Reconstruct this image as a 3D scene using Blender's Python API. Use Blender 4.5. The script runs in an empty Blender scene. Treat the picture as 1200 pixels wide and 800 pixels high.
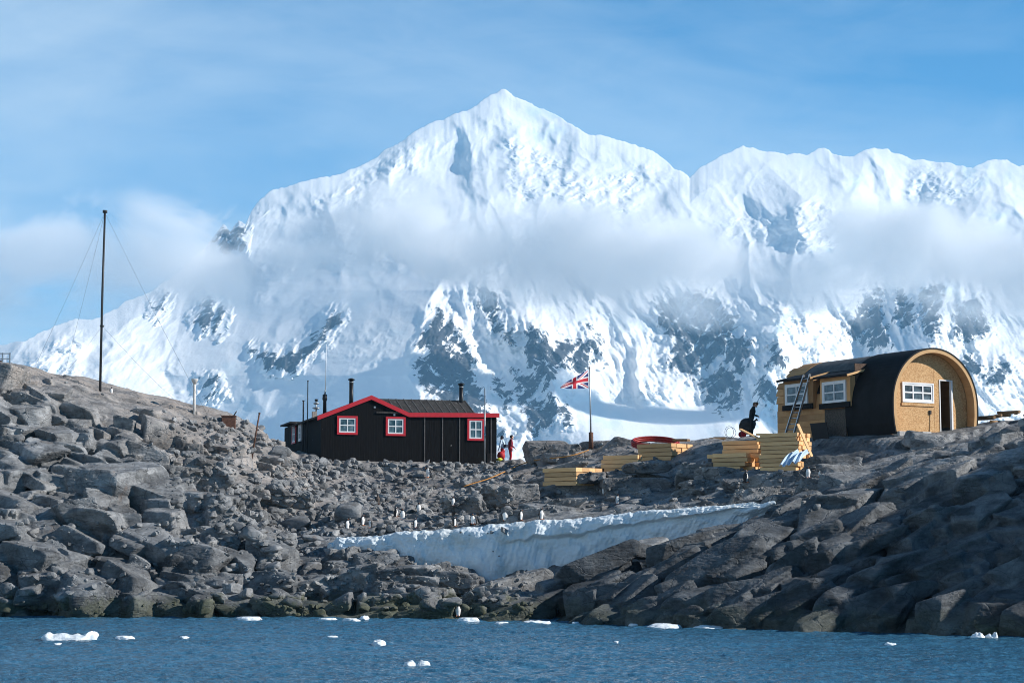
import bpy, bmesh, math, random
import numpy as np
from mathutils import Vector, Matrix
from mathutils.bvhtree import BVHTree
from mathutils.geometry import tessellate_polygon

random.seed(7)
RNG = np.random.default_rng(11)
SC = bpy.context.scene
COL = SC.collection
R = math.radians

# ---------------------------------------------------------------- camera
F, CX, CY, HOR = 2200.0, 600.0, 400.0, 634.0
CAM = np.array([0.0, 0.0, 3.0])
PITCH = math.atan((HOR - CY) / F)
cam_d = bpy.data.cameras.new('camera')
cam_d.sensor_width = 36.0
cam_d.lens = 36.0 * F / 1200.0
cam_d.clip_start = 0.5
cam_d.clip_end = 40000.0
cam = bpy.data.objects.new('camera', cam_d)
COL.objects.link(cam)
cam.location = CAM
cam.rotation_euler = (math.pi / 2 + PITCH, 0, 0)
SC.camera = cam
CP, SP = math.cos(PITCH), math.sin(PITCH)

def ray(px, py):
    cx = (np.asarray(px, float) - CX) / F
    cy = (CY - np.asarray(py, float)) / F
    return np.stack(np.broadcast_arrays(cx, CP - cy * SP, SP + cy * CP), -1)

def at(px, py, Y):
    d = ray(px, py)
    return CAM + d * (np.asarray(Y, float) / d[..., 1])[..., None]

def V(a):
    return Vector((float(a[0]), float(a[1]), float(a[2])))

def on_plane(px, py, p0, n):
    """where the sight line of a photo point meets a wall plane"""
    d = ray(px, py)
    t = np.dot(np.asarray(p0) - CAM, n) / np.dot(d, n)
    return CAM + d * t

# ---------------------------------------------------------------- render settings
SC.render.engine = 'CYCLES'
SC.view_settings.view_transform = 'Standard'
SC.view_settings.look = 'None'
SC.view_settings.gamma = 1.0
SC.view_settings.exposure = 0.45
SC.view_settings.use_curve_mapping = False
SC.cycles.use_denoising = True
SC.cycles.max_bounces = 8
SC.cycles.diffuse_bounces = 3
SC.cycles.volume_bounces = 8
SC.cycles.filter_width = 1.0
SC.cycles.volume_step_rate = 0.2
SC.cycles.volume_max_steps = 256

# ---------------------------------------------------------------- noise
_perm = np.random.default_rng(5).permutation(256)
_perm = np.concatenate([_perm, _perm, _perm])
_g = np.random.default_rng(6).normal(size=(256, 3))
_g /= np.linalg.norm(_g, axis=1)[:, None]

def gnoise(p):
    p = np.asarray(p, float)
    i = np.floor(p).astype(np.int64)
    f = p - i
    u = f * f * f * (f * (f * 6 - 15) + 10)
    i &= 255
    out = 0
    for dx in (0, 1):
        wx = u[:, 0] if dx else 1 - u[:, 0]
        a = _perm[(i[:, 0] + dx) & 255]
        for dy in (0, 1):
            wy = u[:, 1] if dy else 1 - u[:, 1]
            b = _perm[a + ((i[:, 1] + dy) & 255)]
            for dz in (0, 1):
                wz = u[:, 2] if dz else 1 - u[:, 2]
                g = _g[_perm[b + ((i[:, 2] + dz) & 255)]]
                dot = g[:, 0] * (f[:, 0] - dx) + g[:, 1] * (f[:, 1] - dy) + g[:, 2] * (f[:, 2] - dz)
                out = out + wx * wy * wz * dot
    return out * 1.5

def fbm(p, oct=5, gain=0.5, lac=2.03, ridged=False):
    p = np.asarray(p, float).copy()
    a, s = 1.0, 0.0
    for k in range(oct):
        n = gnoise(p + 17.3 * k)
        if ridged:
            n = 1 - 2 * np.abs(n) * 1.2
        s = s + a * n
        a *= gain
        p = p * lac
    return s

def sstep(a, b, x):
    t = np.clip((np.asarray(x, float) - a) / (b - a), 0, 1)
    return t * t * (3 - 2 * t)

# ---------------------------------------------------------------- mesh helpers
def np_mesh(name, verts, faces, smooth=True, mats=(), mat_idx=None):
    """faces: (n,3) or (n,4) int array"""
    verts = np.asarray(verts, np.float32)
    faces = np.asarray(faces, np.int32)
    me = bpy.data.meshes.new(name)
    me.vertices.add(len(verts))
    me.vertices.foreach_set('co', verts.ravel())
    n, k = faces.shape
    me.loops.add(n * k)
    me.loops.foreach_set('vertex_index', faces.ravel())
    me.polygons.add(n)
    me.polygons.foreach_set('loop_start', np.arange(0, n * k, k, dtype=np.int32))
    me.polygons.foreach_set('loop_total', np.full(n, k, np.int32))
    me.polygons.foreach_set('use_smooth', np.full(n, smooth, bool))
    for m in mats:
        me.materials.append(m)
    if mat_idx is not None:
        me.polygons.foreach_set('material_index', np.asarray(mat_idx, np.int32))
    me.update(calc_edges=True)
    return me

def grid_faces(nr, nc):
    i = np.arange(nr - 1)[:, None] * nc + np.arange(nc - 1)[None, :]
    return np.stack([i, i + 1, i + nc + 1, i + nc], -1).reshape(-1, 4)

def link(name, me, parent=None):
    o = bpy.data.objects.new(name, me)
    COL.objects.link(o)
    if parent is not None:
        o.parent = parent
    return o

def tag(o, label=None, cat=None, group=None, kind=None):
    if label: o['label'] = label
    if cat: o['category'] = cat
    if group: o['group'] = group
    if kind: o['kind'] = kind
    return o

def thing(name, label, cat, loc=(0, 0, 0), rotz=0.0, group=None):
    o = bpy.data.objects.new(name, None)
    COL.objects.link(o)
    o.empty_display_size = 0.2
    o.location = V(loc)
    o.rotation_euler = (0, 0, rotz)
    return tag(o, label, cat, group)

class MB:
    """collects simple solids into ONE mesh"""
    def __init__(s):
        s.v, s.f, s.m, s.sm = [], [], [], []
    def add(s, verts, faces, m=0, smooth=False):
        b = len(s.v)
        s.v += [tuple(map(float, q)) for q in verts]
        for f in faces:
            s.f.append(tuple(b + i for i in f)); s.m.append(m); s.sm.append(smooth)
    def box(s, x0, x1, y0, y1, z0, z1, m=0, mat=None):
        vs = [Vector(q) for q in ((x0,y0,z0),(x1,y0,z0),(x1,y1,z0),(x0,y1,z0),(x0,y0,z1),(x1,y0,z1),(x1,y1,z1),(x0,y1,z1))]
        if mat is not None: vs = [mat @ q for q in vs]
        s.add(vs, [(3,2,1,0),(4,5,6,7),(0,1,5,4),(1,2,6,5),(2,3,7,6),(3,0,4,7)], m)
        return s
    def bar(s, a, b, w, h, up=(0, 0, 1), m=0):
        """rectangular bar from a to b"""
        a, b = Vector(a), Vector(b)
        d = (b - a)
        L = d.length
        d.normalize()
        u = Vector(up)
        side = d.cross(u)
        if side.length < 1e-4: side = d.cross(Vector((1, 0, 0)))
        side.normalize()
        u = side.cross(d)
        M = Matrix((side, d, u)).transposed().to_4x4()
        M.translation = a
        return s.box(-w/2, w/2, 0, L, -h/2, h/2, m, M)
    def tube(s, pts, r, n=10, m=0, cap=True):
        pts = [Vector(p) for p in pts]
        rs = r if isinstance(r, (list, tuple)) else [r] * len(pts)
        rings = []
        prev = None
        for i, p in enumerate(pts):
            d = (pts[min(i + 1, len(pts) - 1)] - pts[max(i - 1, 0)]).normalized()
            if prev is None:
                a = d.cross(Vector((0, 0, 1)))
                if a.length < 1e-3: a = d.cross(Vector((1, 0, 0)))
            else:
                a = prev - d * prev.dot(d)
            a.normalize(); prev = a
            b = d.cross(a)
            rings.append([p + (a * math.cos(2*math.pi*k/n) + b * math.sin(2*math.pi*k/n)) * rs[i] for k in range(n)])
        vs = [q for rg in rings for q in rg]
        fs = []
        for i in range(len(pts) - 1):
            for k in range(n):
                fs.append((i*n+k, i*n+(k+1) % n, (i+1)*n+(k+1) % n, (i+1)*n+k))
        s.add(vs, fs, m, True)
        if cap:
            s.add(rings[0], [tuple(range(n))[::-1]], m)
            s.add(rings[-1], [tuple(range(n))], m)
        return s
    def prism(s, poly, y0, y1, m=0, holes=()):
        """poly in local x,z extruded along y"""
        loops = [poly] + list(holes)
        tri = tessellate_polygon([[Vector((x, z, 0)) for x, z in lp] for lp in loops])
        flat = [q for lp in loops for q in lp]
        n = len(flat)
        vs = [(x, y0, z) for x, z in flat] + [(x, y1, z) for x, z in flat]
        fs = [t for t in tri] + [tuple(i + n for i in t)[::-1] for t in tri]
        k = 0
        for lp in loops:
            for i in range(len(lp)):
                j = (i + 1) % len(lp)
                fs.append((k+i, k+j, k+j+n, k+i+n))
            k += len(lp)
        s.add(vs, fs, m)
        return s
    def mesh(s, name, mats, bevel=0.0, fix=True):
        me = bpy.data.meshes.new(name)
        me.from_pydata(s.v, [], s.f)
        for m in (mats if isinstance(mats, (list, tuple)) else [mats]): me.materials.append(m)
        me.polygons.foreach_set('material_index', s.m)
        me.polygons.foreach_set('use_smooth', s.sm)
        if fix or bevel:
            bm = bmesh.new(); bm.from_mesh(me)
            bmesh.ops.remove_doubles(bm, verts=bm.verts, dist=1e-5)
            bmesh.ops.recalc_face_normals(bm, faces=bm.faces)
            if bevel:
                bmesh.ops.bevel(bm, geom=list(bm.edges), offset=bevel, segments=1, affect='EDGES', profile=0.5)
            bm.to_mesh(me); bm.free()
        me.update()
        return me
    def build(s, name, mats, parent=None, bevel=0.0):
        return link(name, s.mesh(name, mats, bevel), parent)

def remeshed(name, me, voxel, smooth=True):
    o = bpy.data.objects.new('tmp', me)
    COL.objects.link(o)
    md = o.modifiers.new('r', 'REMESH')
    md.mode = 'VOXEL'; md.voxel_size = voxel; md.use_smooth_shade = smooth
    dg = bpy.context.evaluated_depsgraph_get()
    out = bpy.data.meshes.new_from_object(o.evaluated_get(dg), depsgraph=dg)
    out.name = name
    bpy.data.objects.remove(o)
    bpy.data.meshes.remove(me)
    return out

def mesh_np(me):
    v = np.empty(len(me.vertices) * 3, np.float32)
    me.vertices.foreach_get('co', v)
    return v.reshape(-1, 3).astype(float)

# ---------------------------------------------------------------- materials
class NT:
    def __init__(s, tree): s.t = tree; s.n = tree.nodes; s.l = tree.links
    def new(s, typ, **kw):
        nd = s.n.new(typ)
        for k, v in kw.items(): setattr(nd, k, v)
        return nd
    def set(s, sock, v):
        if isinstance(v, bpy.types.NodeSocket): s.l.new(v, sock)
        else: sock.default_value = v
    def math(s, op, a, b=0.0, c=0.0, clamp=False):
        nd = s.new('ShaderNodeMath', operation=op, use_clamp=clamp)
        s.set(nd.inputs[0], a); s.set(nd.inputs[1], b); s.set(nd.inputs[2], c)
        return nd.outputs[0]
    def noise(s, vec, scale, detail=4.0, rough=0.55, dist=0.0):
        nd = s.new('ShaderNodeTexNoise')
        s.l.new(vec, nd.inputs['Vector'])
        nd.inputs['Scale'].default_value = scale; nd.inputs['Detail'].default_value = detail
        nd.inputs['Roughness'].default_value = rough; nd.inputs['Distortion'].default_value = dist
        return nd.outputs[0]
    def ramp(s, fac, stops):
        nd = s.new('ShaderNodeValToRGB')
        e = nd.color_ramp.elements
        while len(e) > 1: e.remove(e[-1])
        for i, (p, c) in enumerate(stops):
            q = e[0] if i == 0 else e.new(p)
            q.position = p
            q.color = (c, c, c, 1) if not hasattr(c, '__len__') else (*c, 1)
        s.set(nd.inputs[0], fac)
        return nd.outputs[0]
    def mix(s, fac, a, b, typ='MIX'):
        nd = s.new('ShaderNodeMix', data_type='RGBA', blend_type=typ)
        def c(v): return v if isinstance(v, bpy.types.NodeSocket) else (*v, 1)
        s.set(nd.inputs[0], fac); s.set(nd.inputs[6], c(a)); s.set(nd.inputs[7], c(b))
        return nd.outputs[2]
    def mapped(s, vec, scale=(1, 1, 1), rot=(0, 0, 0)):
        nd = s.new('ShaderNodeMapping')
        s.l.new(vec, nd.inputs[0]); nd.inputs['Scale'].default_value = scale; nd.inputs['Rotation'].default_value = rot
        return nd.outputs[0]
    def bump(s, h, strength, dist, normal=None):
        nd = s.new('ShaderNodeBump')
        nd.inputs['Strength'].default_value = strength; nd.inputs['Distance'].default_value = dist
        s.l.new(h, nd.inputs['Height'])
        if normal is not None: s.l.new(normal, nd.inputs['Normal'])
        return nd.outputs[0]

def mat(name):
    m = bpy.data.materials.new(name)
    m.use_nodes = True
    t = NT(m.node_tree)
    b = m.node_tree.nodes['Principled BSDF']
    return m, t, b

def simple(name, col, rough=0.6, metal=0.0, var=0.25, scale=6.0, bump=0.0, spec=0.5, stretch=(1, 1, 1)):
    m, t, b = mat(name)
    tc = t.new('ShaderNodeTexCoord').outputs['Object']
    v = t.mapped(tc, stretch)
    n = t.noise(v, scale, 5, 0.6)
    lo = tuple(max(0, c * (1 - var)) for c in col); hi = tuple(min(1, c * (1 + var)) for c in col)
    t.l.new(t.ramp(n, [(0.3, lo), (0.7, hi)]), b.inputs['Base Color'])
    b.inputs['Roughness'].default_value = rough
    b.inputs['Metallic'].default_value = metal
    b.inputs['Specular IOR Level'].default_value = spec
    if bump: t.l.new(t.bump(n, 0.6, bump), b.inputs['Normal'])
    return m

def rock_material(name, objspace=False):
    m, t, b = mat(name)
    g = t.new('ShaderNodeNewGeometry')
    pos = g.outputs['Position']
    sep = t.new('ShaderNodeSeparateXYZ'); t.l.new(pos, sep.inputs[0])
    big = t.noise(pos, 0.22, 3, 0.6)
    mid = t.noise(pos, 1.3, 6, 0.62)
    fine = t.noise(pos, 9.0, 6, 0.7)
    strat = t.noise(t.mapped(pos, (0.7, 0.7, 2.4), (0, R(14), 0)), 1.3, 5, 0.65, 0.4)
    base = t.ramp(t.math('ADD', t.math('MULTIPLY', mid, 0.6), t.math('MULTIPLY', strat, 0.4)),
                  [(0.30, (0.055, 0.059, 0.063)), (0.43, (0.17, 0.177, 0.184)), (0.55, (0.32, 0.328, 0.334)), (0.70, (0.50, 0.503, 0.50))])
    tone = t.new('ShaderNodeAttribute'); tone.attribute_name = 'tone'
    oi = t.new('ShaderNodeObjectInfo')
    base = t.mix(t.math('MULTIPLY', tone.outputs['Fac'], 1.0), base, (0.40, 0.39, 0.37))
    painted_shade = t.new('ShaderNodeAttribute'); painted_shade.attribute_name = 'painted_shade'
    cell = t.new('ShaderNodeTexVoronoi'); cell.inputs['Scale'].default_value = 0.75
    cn = t.new('ShaderNodeTexNoise'); cn.inputs['Scale'].default_value = 0.9; cn.inputs['Detail'].default_value = 5
    t.l.new(pos, cn.inputs['Vector'])
    cv = t.new('ShaderNodeVectorMath', operation='ADD'); t.l.new(t.mapped(pos, (0.8, 0.8, 1.5), (0, R(12), 0)), cv.inputs[0]); t.l.new(cn.outputs['Color'], cv.inputs[1])
    t.l.new(cv.outputs[0], cell.inputs['Vector'])
    base = t.mix(0.75, base, t.ramp(cell.outputs['Color'], [(0.15, 0.36), (0.5, 0.80), (0.9, 1.0)]), 'MULTIPLY')
    # warm weathered / dusty patches
    warm = t.math('MULTIPLY', t.ramp(t.noise(pos, 0.5, 5, 0.65), [(0.52, 0.0), (0.74, 1.0)]), 0.30)
    base = t.mix(warm, base, (0.25, 0.215, 0.18))
    rust = t.math('MULTIPLY', t.ramp(t.noise(t.mapped(pos, (1, 1, 0.5)), 0.9, 5, 0.7), [(0.62, 0.0), (0.76, 1.0)]), 0.45)
    base = t.mix(rust, base, (0.23, 0.12, 0.06))
    att = t.new('ShaderNodeAttribute'); att.attribute_name = 'dust'
    base = t.mix(t.math('MULTIPLY', att.outputs['Fac'], t.ramp(mid, [(0.35, 0.1), (0.6, 0.85)])), base, (0.38, 0.32, 0.275))
    # grain
    base = t.mix(0.55, base, t.ramp(fine, [(0.25, 0.32), (0.55, 0.95), (0.75, 1.0)]), 'MULTIPLY')
    # pale lichen / guano flecks
    fl = t.ramp(t.noise(pos, 4.0, 6, 0.75), [(0.655, 0.0), (0.70, 0.55)])
    base = t.mix(fl, base, (0.5, 0.47, 0.42))
    base = t.mix(t.math('MULTIPLY', painted_shade.outputs['Fac'], t.ramp(big, [(0.3, 0.55), (0.65, 0.85)])), base, t.mix(1.0, base, (0.20, 0.235, 0.27), 'MULTIPLY'))  # shade of the lower cliffs put into the rock colour, dark and bluish
    lines = t.new('ShaderNodeTexVoronoi', feature='DISTANCE_TO_EDGE'); lines.inputs['Scale'].default_value = 1.15
    t.l.new(cv.outputs[0], lines.inputs['Vector'])
    base = t.mix(t.math('MULTIPLY', t.ramp(lines.outputs[0], [(0.0, 1.0), (0.022, 0.0)]), t.ramp(big, [(0.35, 0.15), (0.6, 0.8)])), base, (0.03, 0.03, 0.032))
    # tidal weed close to the water line
    tide = t.math('SUBTRACT', t.math('ADD', 0.85, t.math('MULTIPLY', t.math('SUBTRACT', mid, 0.5), 2.2)), sep.outputs[2])
    tide = t.math('MULTIPLY', t.math('MULTIPLY', tide, 3.0, clamp=True), t.math('SUBTRACT', 0.85, t.math('MULTIPLY', painted_shade.outputs['Fac'], 0.45)))
    base = t.mix(tide, base, t.ramp(fine, [(0.3, (0.022, 0.026, 0.014)), (0.7, (0.085, 0.095, 0.045))]))
    t.l.new(base, b.inputs['Base Color'])
    b.inputs['Roughness'].default_value = 0.82
    b.inputs['Specular IOR Level'].default_value = 0.35
    vor = t.new('ShaderNodeTexVoronoi', feature='DISTANCE_TO_EDGE')
    wv = t.new('ShaderNodeVectorMath', operation='ADD')
    nv = t.new('ShaderNodeTexNoise'); nv.inputs['Scale'].default_value = 1.5; nv.inputs['Detail'].default_value = 4
    t.l.new(pos, nv.inputs['Vector'])
    t.l.new(t.mapped(pos, (0.8, 0.8, 1.7), (0, R(12), 0)), wv.inputs[0]); t.l.new(nv.outputs['Color'], wv.inputs[1])
    t.l.new(wv.outputs[0], vor.inputs['Vector']); vor.inputs['Scale'].default_value = 0.62
    crack = t.ramp(vor.outputs[0], [(0.0, 0.0), (0.025, 1.0)])
    n1 = t.bump(crack, 0.5, 0.06)
    n2 = t.bump(mid, 0.7, 0.07, n1)
    n3 = t.bump(strat, 0.5, 0.06, n2)
    n4 = t.bump(fine, 0.8, 0.025, n3)
    t.l.new(n4, b.inputs['Normal'])
    return m

M = {}
M['rock'] = rock_material('granite_rock')

def snow_mat(name, col=(0.86, 0.88, 0.9), bump=0.08, scale=2.5, dirt=0.0, sss=0.0):
    m, t, b = mat(name)
    pos = t.new('ShaderNodeNewGeometry').outputs['Position']
    n = t.noise(pos, scale, 5, 0.6)
    c = t.ramp(n, [(0.3, tuple(x * 0.93 for x in col)), (0.7, col)])
    if dirt:
        d = t.math('MULTIPLY', t.ramp(t.noise(t.mapped(pos, (0.6, 0.6, 1.6)), 0.9, 6, 0.7), [(0.48, 0.0), (0.72, 1.0)]), dirt)
        c = t.mix(d, c, (0.42, 0.40, 0.30))
    t.l.new(c, b.inputs['Base Color'])
    b.inputs['Roughness'].default_value = 0.65
    b.inputs['Specular IOR Level'].default_value = 0.25
    t.l.new(t.bump(n, 0.7, bump), b.inputs['Normal'])
    return m
M['bank'] = snow_mat('old_snow', (0.78, 0.85, 0.89), 0.10, 2.2, 0.5)
M['ice'] = snow_mat('drift_ice', (0.80, 0.86, 0.90), 0.05, 6.0)

def mountain_material():
    m, t, b = mat('glaciated_mountain')
    pos = t.new('ShaderNodeNewGeometry').outputs['Position']
    att = t.new('ShaderNodeAttribute'); att.attribute_name = 'rock'
    blu = t.new('ShaderNodeAttribute'); blu.attribute_name = 'ice'
    n = t.noise(pos, 0.055, 6, 0.7)
    nd = t.noise(t.mapped(pos, (1.0, 1.0, 0.45), (0, R(35), 0)), 0.028, 7, 0.75)
    f = t.math('ADD', att.outputs['Fac'], t.math('MULTIPLY', t.math('SUBTRACT', nd, 0.5), 1.7))
    f = t.ramp(f, [(0.485, 0.0), (0.515, 1.0)])
    rock = t.ramp(n, [(0.3, (0.025, 0.03, 0.036)), (0.7, (0.085, 0.09, 0.098))])
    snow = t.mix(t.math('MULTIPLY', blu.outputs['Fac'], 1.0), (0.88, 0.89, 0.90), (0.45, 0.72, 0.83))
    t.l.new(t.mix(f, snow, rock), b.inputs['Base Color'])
    b.inputs['Roughness'].default_value = 0.75
    b.inputs['Specular IOR Level'].default_value = 0.15
    t.l.new(t.bump(t.noise(t.mapped(pos, (1.0, 1.0, 0.6), (0, R(20), 0)), 0.14, 5, 0.6), 0.35, 1.3, t.bump(t.noise(pos, 0.03, 8, 0.66), 0.4, 3.5)), b.inputs['Normal'])
    return m
M['mountain'] = mountain_material()

def water_material():
    m, t, b = mat('sea_water')
    pos = t.new('ShaderNodeNewGeometry').outputs['Position']
    b.inputs['Base Color'].default_value = (0.038, 0.135, 0.225, 1)
    b.inputs['Roughness'].default_value = 0.10
    b.inputs['IOR'].default_value = 1.333
    n1 = t.noise(t.mapped(pos, (1, 1.6, 1)), 2.2, 5, 0.65, 0.3)
    n2 = t.noise(t.mapped(pos, (1, 1.4, 1), (0, 0, 0.5)), 7.0, 4, 0.6)
    ruff = t.ramp(t.noise(t.mapped(pos, (0.05, 0.16, 1)), 1.0, 4, 0.6), [(0.35, 0.35), (0.65, 1.0)])
    n1 = t.math('MULTIPLY', n1, ruff); n2 = t.math('MULTIPLY', n2, ruff)
    t.l.new(t.bump(n2, 1.0, 0.06, t.bump(n1, 1.0, 0.22)), b.inputs['Normal'])
    return m
M['water'] = water_material()

def board_black():
    m, t, b = mat('tarred_black_boards')
    tc = t.new('ShaderNodeTexCoord').outputs['Object']
    n = t.noise(t.mapped(tc, (6, 6, 0.6)), 2.0, 5, 0.65)
    w = t.new('ShaderNodeTexWave', wave_type='BANDS', bands_direction='X', wave_profile='SAW')
    t.l.new(tc, w.inputs['Vector']); w.inputs['Scale'].default_value = 2.1; w.inputs['Distortion'].default_value = 0.15
    fleck = t.ramp(t.noise(tc, 5.0, 2, 0.4), [(0.76, 0.0), (0.79, 1.0)])
    c = t.ramp(n, [(0.3, (0.005, 0.005, 0.006)), (0.75, (0.014, 0.0135, 0.0135))])
    t.l.new(t.mix(fleck, c, (0.3, 0.3, 0.28)), b.inputs['Base Color'])
    b.inputs['Roughness'].default_value = 0.8
    b.inputs['Specular IOR Level'].default_value = 0.08
    t.l.new(t.bump(w.outputs[1], 0.5, 0.015, t.bump(n, 0.4, 0.01)), b.inputs['Normal'])
    return m
M['black_board'] = board_black()
M['felt'] = simple('black_roofing_felt', (0.008, 0.008, 0.009), 0.7, var=0.5, scale=1.6, bump=0.02, spec=0.2)
M['felt_grey'] = simple('grey_roofing_felt', (0.085, 0.085, 0.085), 0.8, var=0.45, scale=2.5, bump=0.02)
M['roof_wood'] = simple('weathered_felt_roof', (0.045, 0.042, 0.04), 0.85, var=0.7, scale=3.0, bump=0.02)
M['red'] = simple('red_paint', (0.50, 0.012, 0.022), 0.5, var=0.12)
M['white'] = simple('white_paint', (0.78, 0.78, 0.78), 0.5, var=0.05)
M['black_metal'] = simple('black_metal', (0.02, 0.02, 0.022), 0.45, 0.6)
M['grey_metal'] = simple('grey_metal', (0.35, 0.36, 0.37), 0.45, 0.7)
M['alu'] = simple('aluminium', (0.42, 0.44, 0.46), 0.35, 0.85, var=0.1)
M['dark_rod'] = simple('dark_steel', (0.03, 0.03, 0.032), 0.5, 0.3)
M['rust'] = simple('rusty_steel', (0.12, 0.055, 0.035), 0.85, 0.1, var=0.5, scale=12)
def roof_mat():
    m, t, b = mat('weathered_felt_roof')
    tc = t.new('ShaderNodeTexCoord').outputs['Object']
    n = t.noise(t.mapped(tc, (3, 1, 1)), 2.0, 5, 0.65)
    c = t.ramp(n, [(0.3, (0.022, 0.021, 0.02)), (0.7, (0.075, 0.07, 0.066))])
    fl = t.ramp(t.noise(tc, 6.0, 4, 0.65), [(0.64, 0.0), (0.70, 0.8)])
    t.l.new(t.mix(fl, c, (0.38, 0.37, 0.35)), b.inputs['Base Color'])
    b.inputs['Roughness'].default_value = 0.9
    b.inputs['Specular IOR Level'].default_value = 0.15
    return m
M['roof_wood'] = roof_mat()
M['grey_wood'] = simple('bleached_wood', (0.36, 0.31, 0.27), 0.85, var=0.3, scale=5, stretch=(6, 6, 1))
M['post_wood'] = simple('pale_post', (0.62, 0.58, 0.54), 0.8, var=0.2)
M['batten'] = simple('grey_batten', (0.085, 0.08, 0.078), 0.85, var=0.4)
M['concrete'] = simple('concrete_block', (0.42, 0.40, 0.38), 0.9, var=0.2, bump=0.01)
M['tarp'] = simple('pale_blue_tarpaulin', (0.52, 0.66, 0.80), 0.4, var=0.15, scale=2)
M['orange_rope'] = simple('orange_rope', (0.50, 0.22, 0.045), 0.8)
M['red_hose'] = simple('red_hose', (0.32, 0.018, 0.015), 0.5, var=0.2)
M['rubber'] = simple('black_rubber', (0.012, 0.012, 0.013), 0.6)
M['dark_panel'] = simple('black_panel', (0.012, 0.012, 0.014), 0.7)
M['interior'] = simple('dark_interior', (0.10, 0.06, 0.04), 0.9, var=0.5)
M['curtain'] = simple('pale_blind', (0.25, 0.30, 0.34), 0.9)

def wood(name, c0, c1, stretch=(1, 12, 12), scale=1.5, bump=0.004):
    m, t, b = mat(name)
    oi = t.new('ShaderNodeObjectInfo')
    tc = t.new('ShaderNodeTexCoord').outputs['Object']
    add = t.new('ShaderNodeVectorMath', operation='ADD'); t.l.new(t.mapped(tc, stretch), add.inputs[0])
    comb = t.new('ShaderNodeCombineXYZ'); t.l.new(t.math('MULTIPLY', oi.outputs['Random'], 40.0), comb.inputs[0])
    t.l.new(comb.outputs[0], add.inputs[1])
    n = t.noise(add.outputs[0], scale, 6, 0.65, 0.5)
    c = t.ramp(n, [(0.3, c0), (0.7, c1)])
    v = t.math('ADD', 0.72, t.math('MULTIPLY', oi.outputs['Random'], 0.5))
    hs = t.new('ShaderNodeHueSaturation'); t.l.new(v, hs.inputs['Value']); t.l.new(c, hs.inputs['Color'])
    t.l.new(hs.outputs[0], b.inputs['Base Color'])
    b.inputs['Roughness'].default_value = 0.7
    b.inputs['Specular IOR Level'].default_value = 0.3
    t.l.new(t.bump(n, 0.4, bump), b.inputs['Normal'])
    return m
M['pine'] = wood('fresh_pine', (0.68, 0.37, 0.155), (0.84, 0.55, 0.28))
M['ply'] = wood('brown_boarding', (0.42, 0.21, 0.085), (0.60, 0.34, 0.15), (12, 1, 1), 1.0)
M['lining'] = wood('pine_rim', (0.50, 0.29, 0.13), (0.66, 0.42, 0.20), (1, 10, 1), 1.0)
M['old_log'] = wood('brown_timber', (0.16, 0.09, 0.05), (0.42, 0.26, 0.13))

def osb():
    m, t, b = mat('strand_board')
    tc = t.new('ShaderNodeTexCoord').outputs['Object']
    v = t.new('ShaderNodeTexVoronoi'); v.inputs['Scale'].default_value = 16
    t.l.new(t.mapped(tc, (1.0, 1.0, 1.6), (0, 0.6, 0)), v.inputs['Vector'])
    n = t.noise(tc, 1.2, 4, 0.6)
    c = t.mix(0.65, t.ramp(n, [(0.3, (0.52, 0.28, 0.12)), (0.7, (0.64, 0.37, 0.17))]),
              t.ramp(v.outputs['Color'], [(0.1, (0.34, 0.175, 0.06)), (0.5, (0.55, 0.33, 0.14)), (0.95, (0.72, 0.50, 0.26))]))
    t.l.new(c, b.inputs['Base Color'])
    b.inputs['Roughness'].default_value = 0.7
    b.inputs['Specular IOR Level'].default_value = 0.3
    return m
M['osb'] = osb()
M['osb_grey'] = simple('weathered_strand_board', (0.075, 0.062, 0.05), 0.85, var=0.6, scale=14)

def glass():
    m, t, b = mat('window_glass')
    tc = t.new('ShaderNodeTexCoord').outputs['Object']
    n = t.noise(tc, 3.0, 3, 0.5)
    t.l.new(t.ramp(n, [(0.35, (0.03, 0.05, 0.065)), (0.6, (0.11, 0.16, 0.19)), (0.75, (0.20, 0.26, 0.30))]), b.inputs['Base Color'])
    b.inputs['Roughness'].default_value = 0.06
    b.inputs['IOR'].default_value = 1.5
    return m
M['glass'] = glass()
def flat(name, c, rough=0.75): return simple(name, c, rough, var=0.18, scale=8)
M['skin'] = flat('skin', (0.55, 0.33, 0.24), 0.55)
M['hair'] = flat('brown_hair', (0.09, 0.05, 0.03))
M['cloth_black'] = flat('black_cloth', (0.012, 0.013, 0.016), 0.9)
M['cloth_navy'] = flat('navy_cloth', (0.015, 0.02, 0.04), 0.85)
M['cloth_lightblue'] = flat('pale_blue_jacket', (0.50, 0.62, 0.74))
M['cloth_red'] = flat('red_cloth', (0.45, 0.015, 0.02))
M['cloth_darkred'] = flat('dark_red_cloth', (0.22, 0.012, 0.03))
M['cloth_yellow'] = flat('yellow_cloth', (0.65, 0.65, 0.06))
M['cloth_white'] = flat('white_cloth', (0.75, 0.72, 0.70))
M['eye'] = flat('eye', (0.02, 0.02, 0.02))
M['lip'] = flat('lip', (0.40, 0.17, 0.14))
M['peng_black'] = flat('penguin_black', (0.014, 0.014, 0.017), 0.7)
M['peng_white'] = flat('penguin_white', (0.80, 0.78, 0.75), 0.8)
M['peng_orange'] = flat('penguin_orange', (0.60, 0.16, 0.04), 0.6)
M['peng_brown'] = flat('penguin_moulting', (0.11, 0.085, 0.07), 0.9)
M['flag_blue'] = flat('flag_blue', (0.012, 0.032, 0.16))
M['flag_red'] = flat('flag_red', (0.50, 0.012, 0.03))
M['flag_white'] = flat('flag_white', (0.78, 0.76, 0.76))

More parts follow.
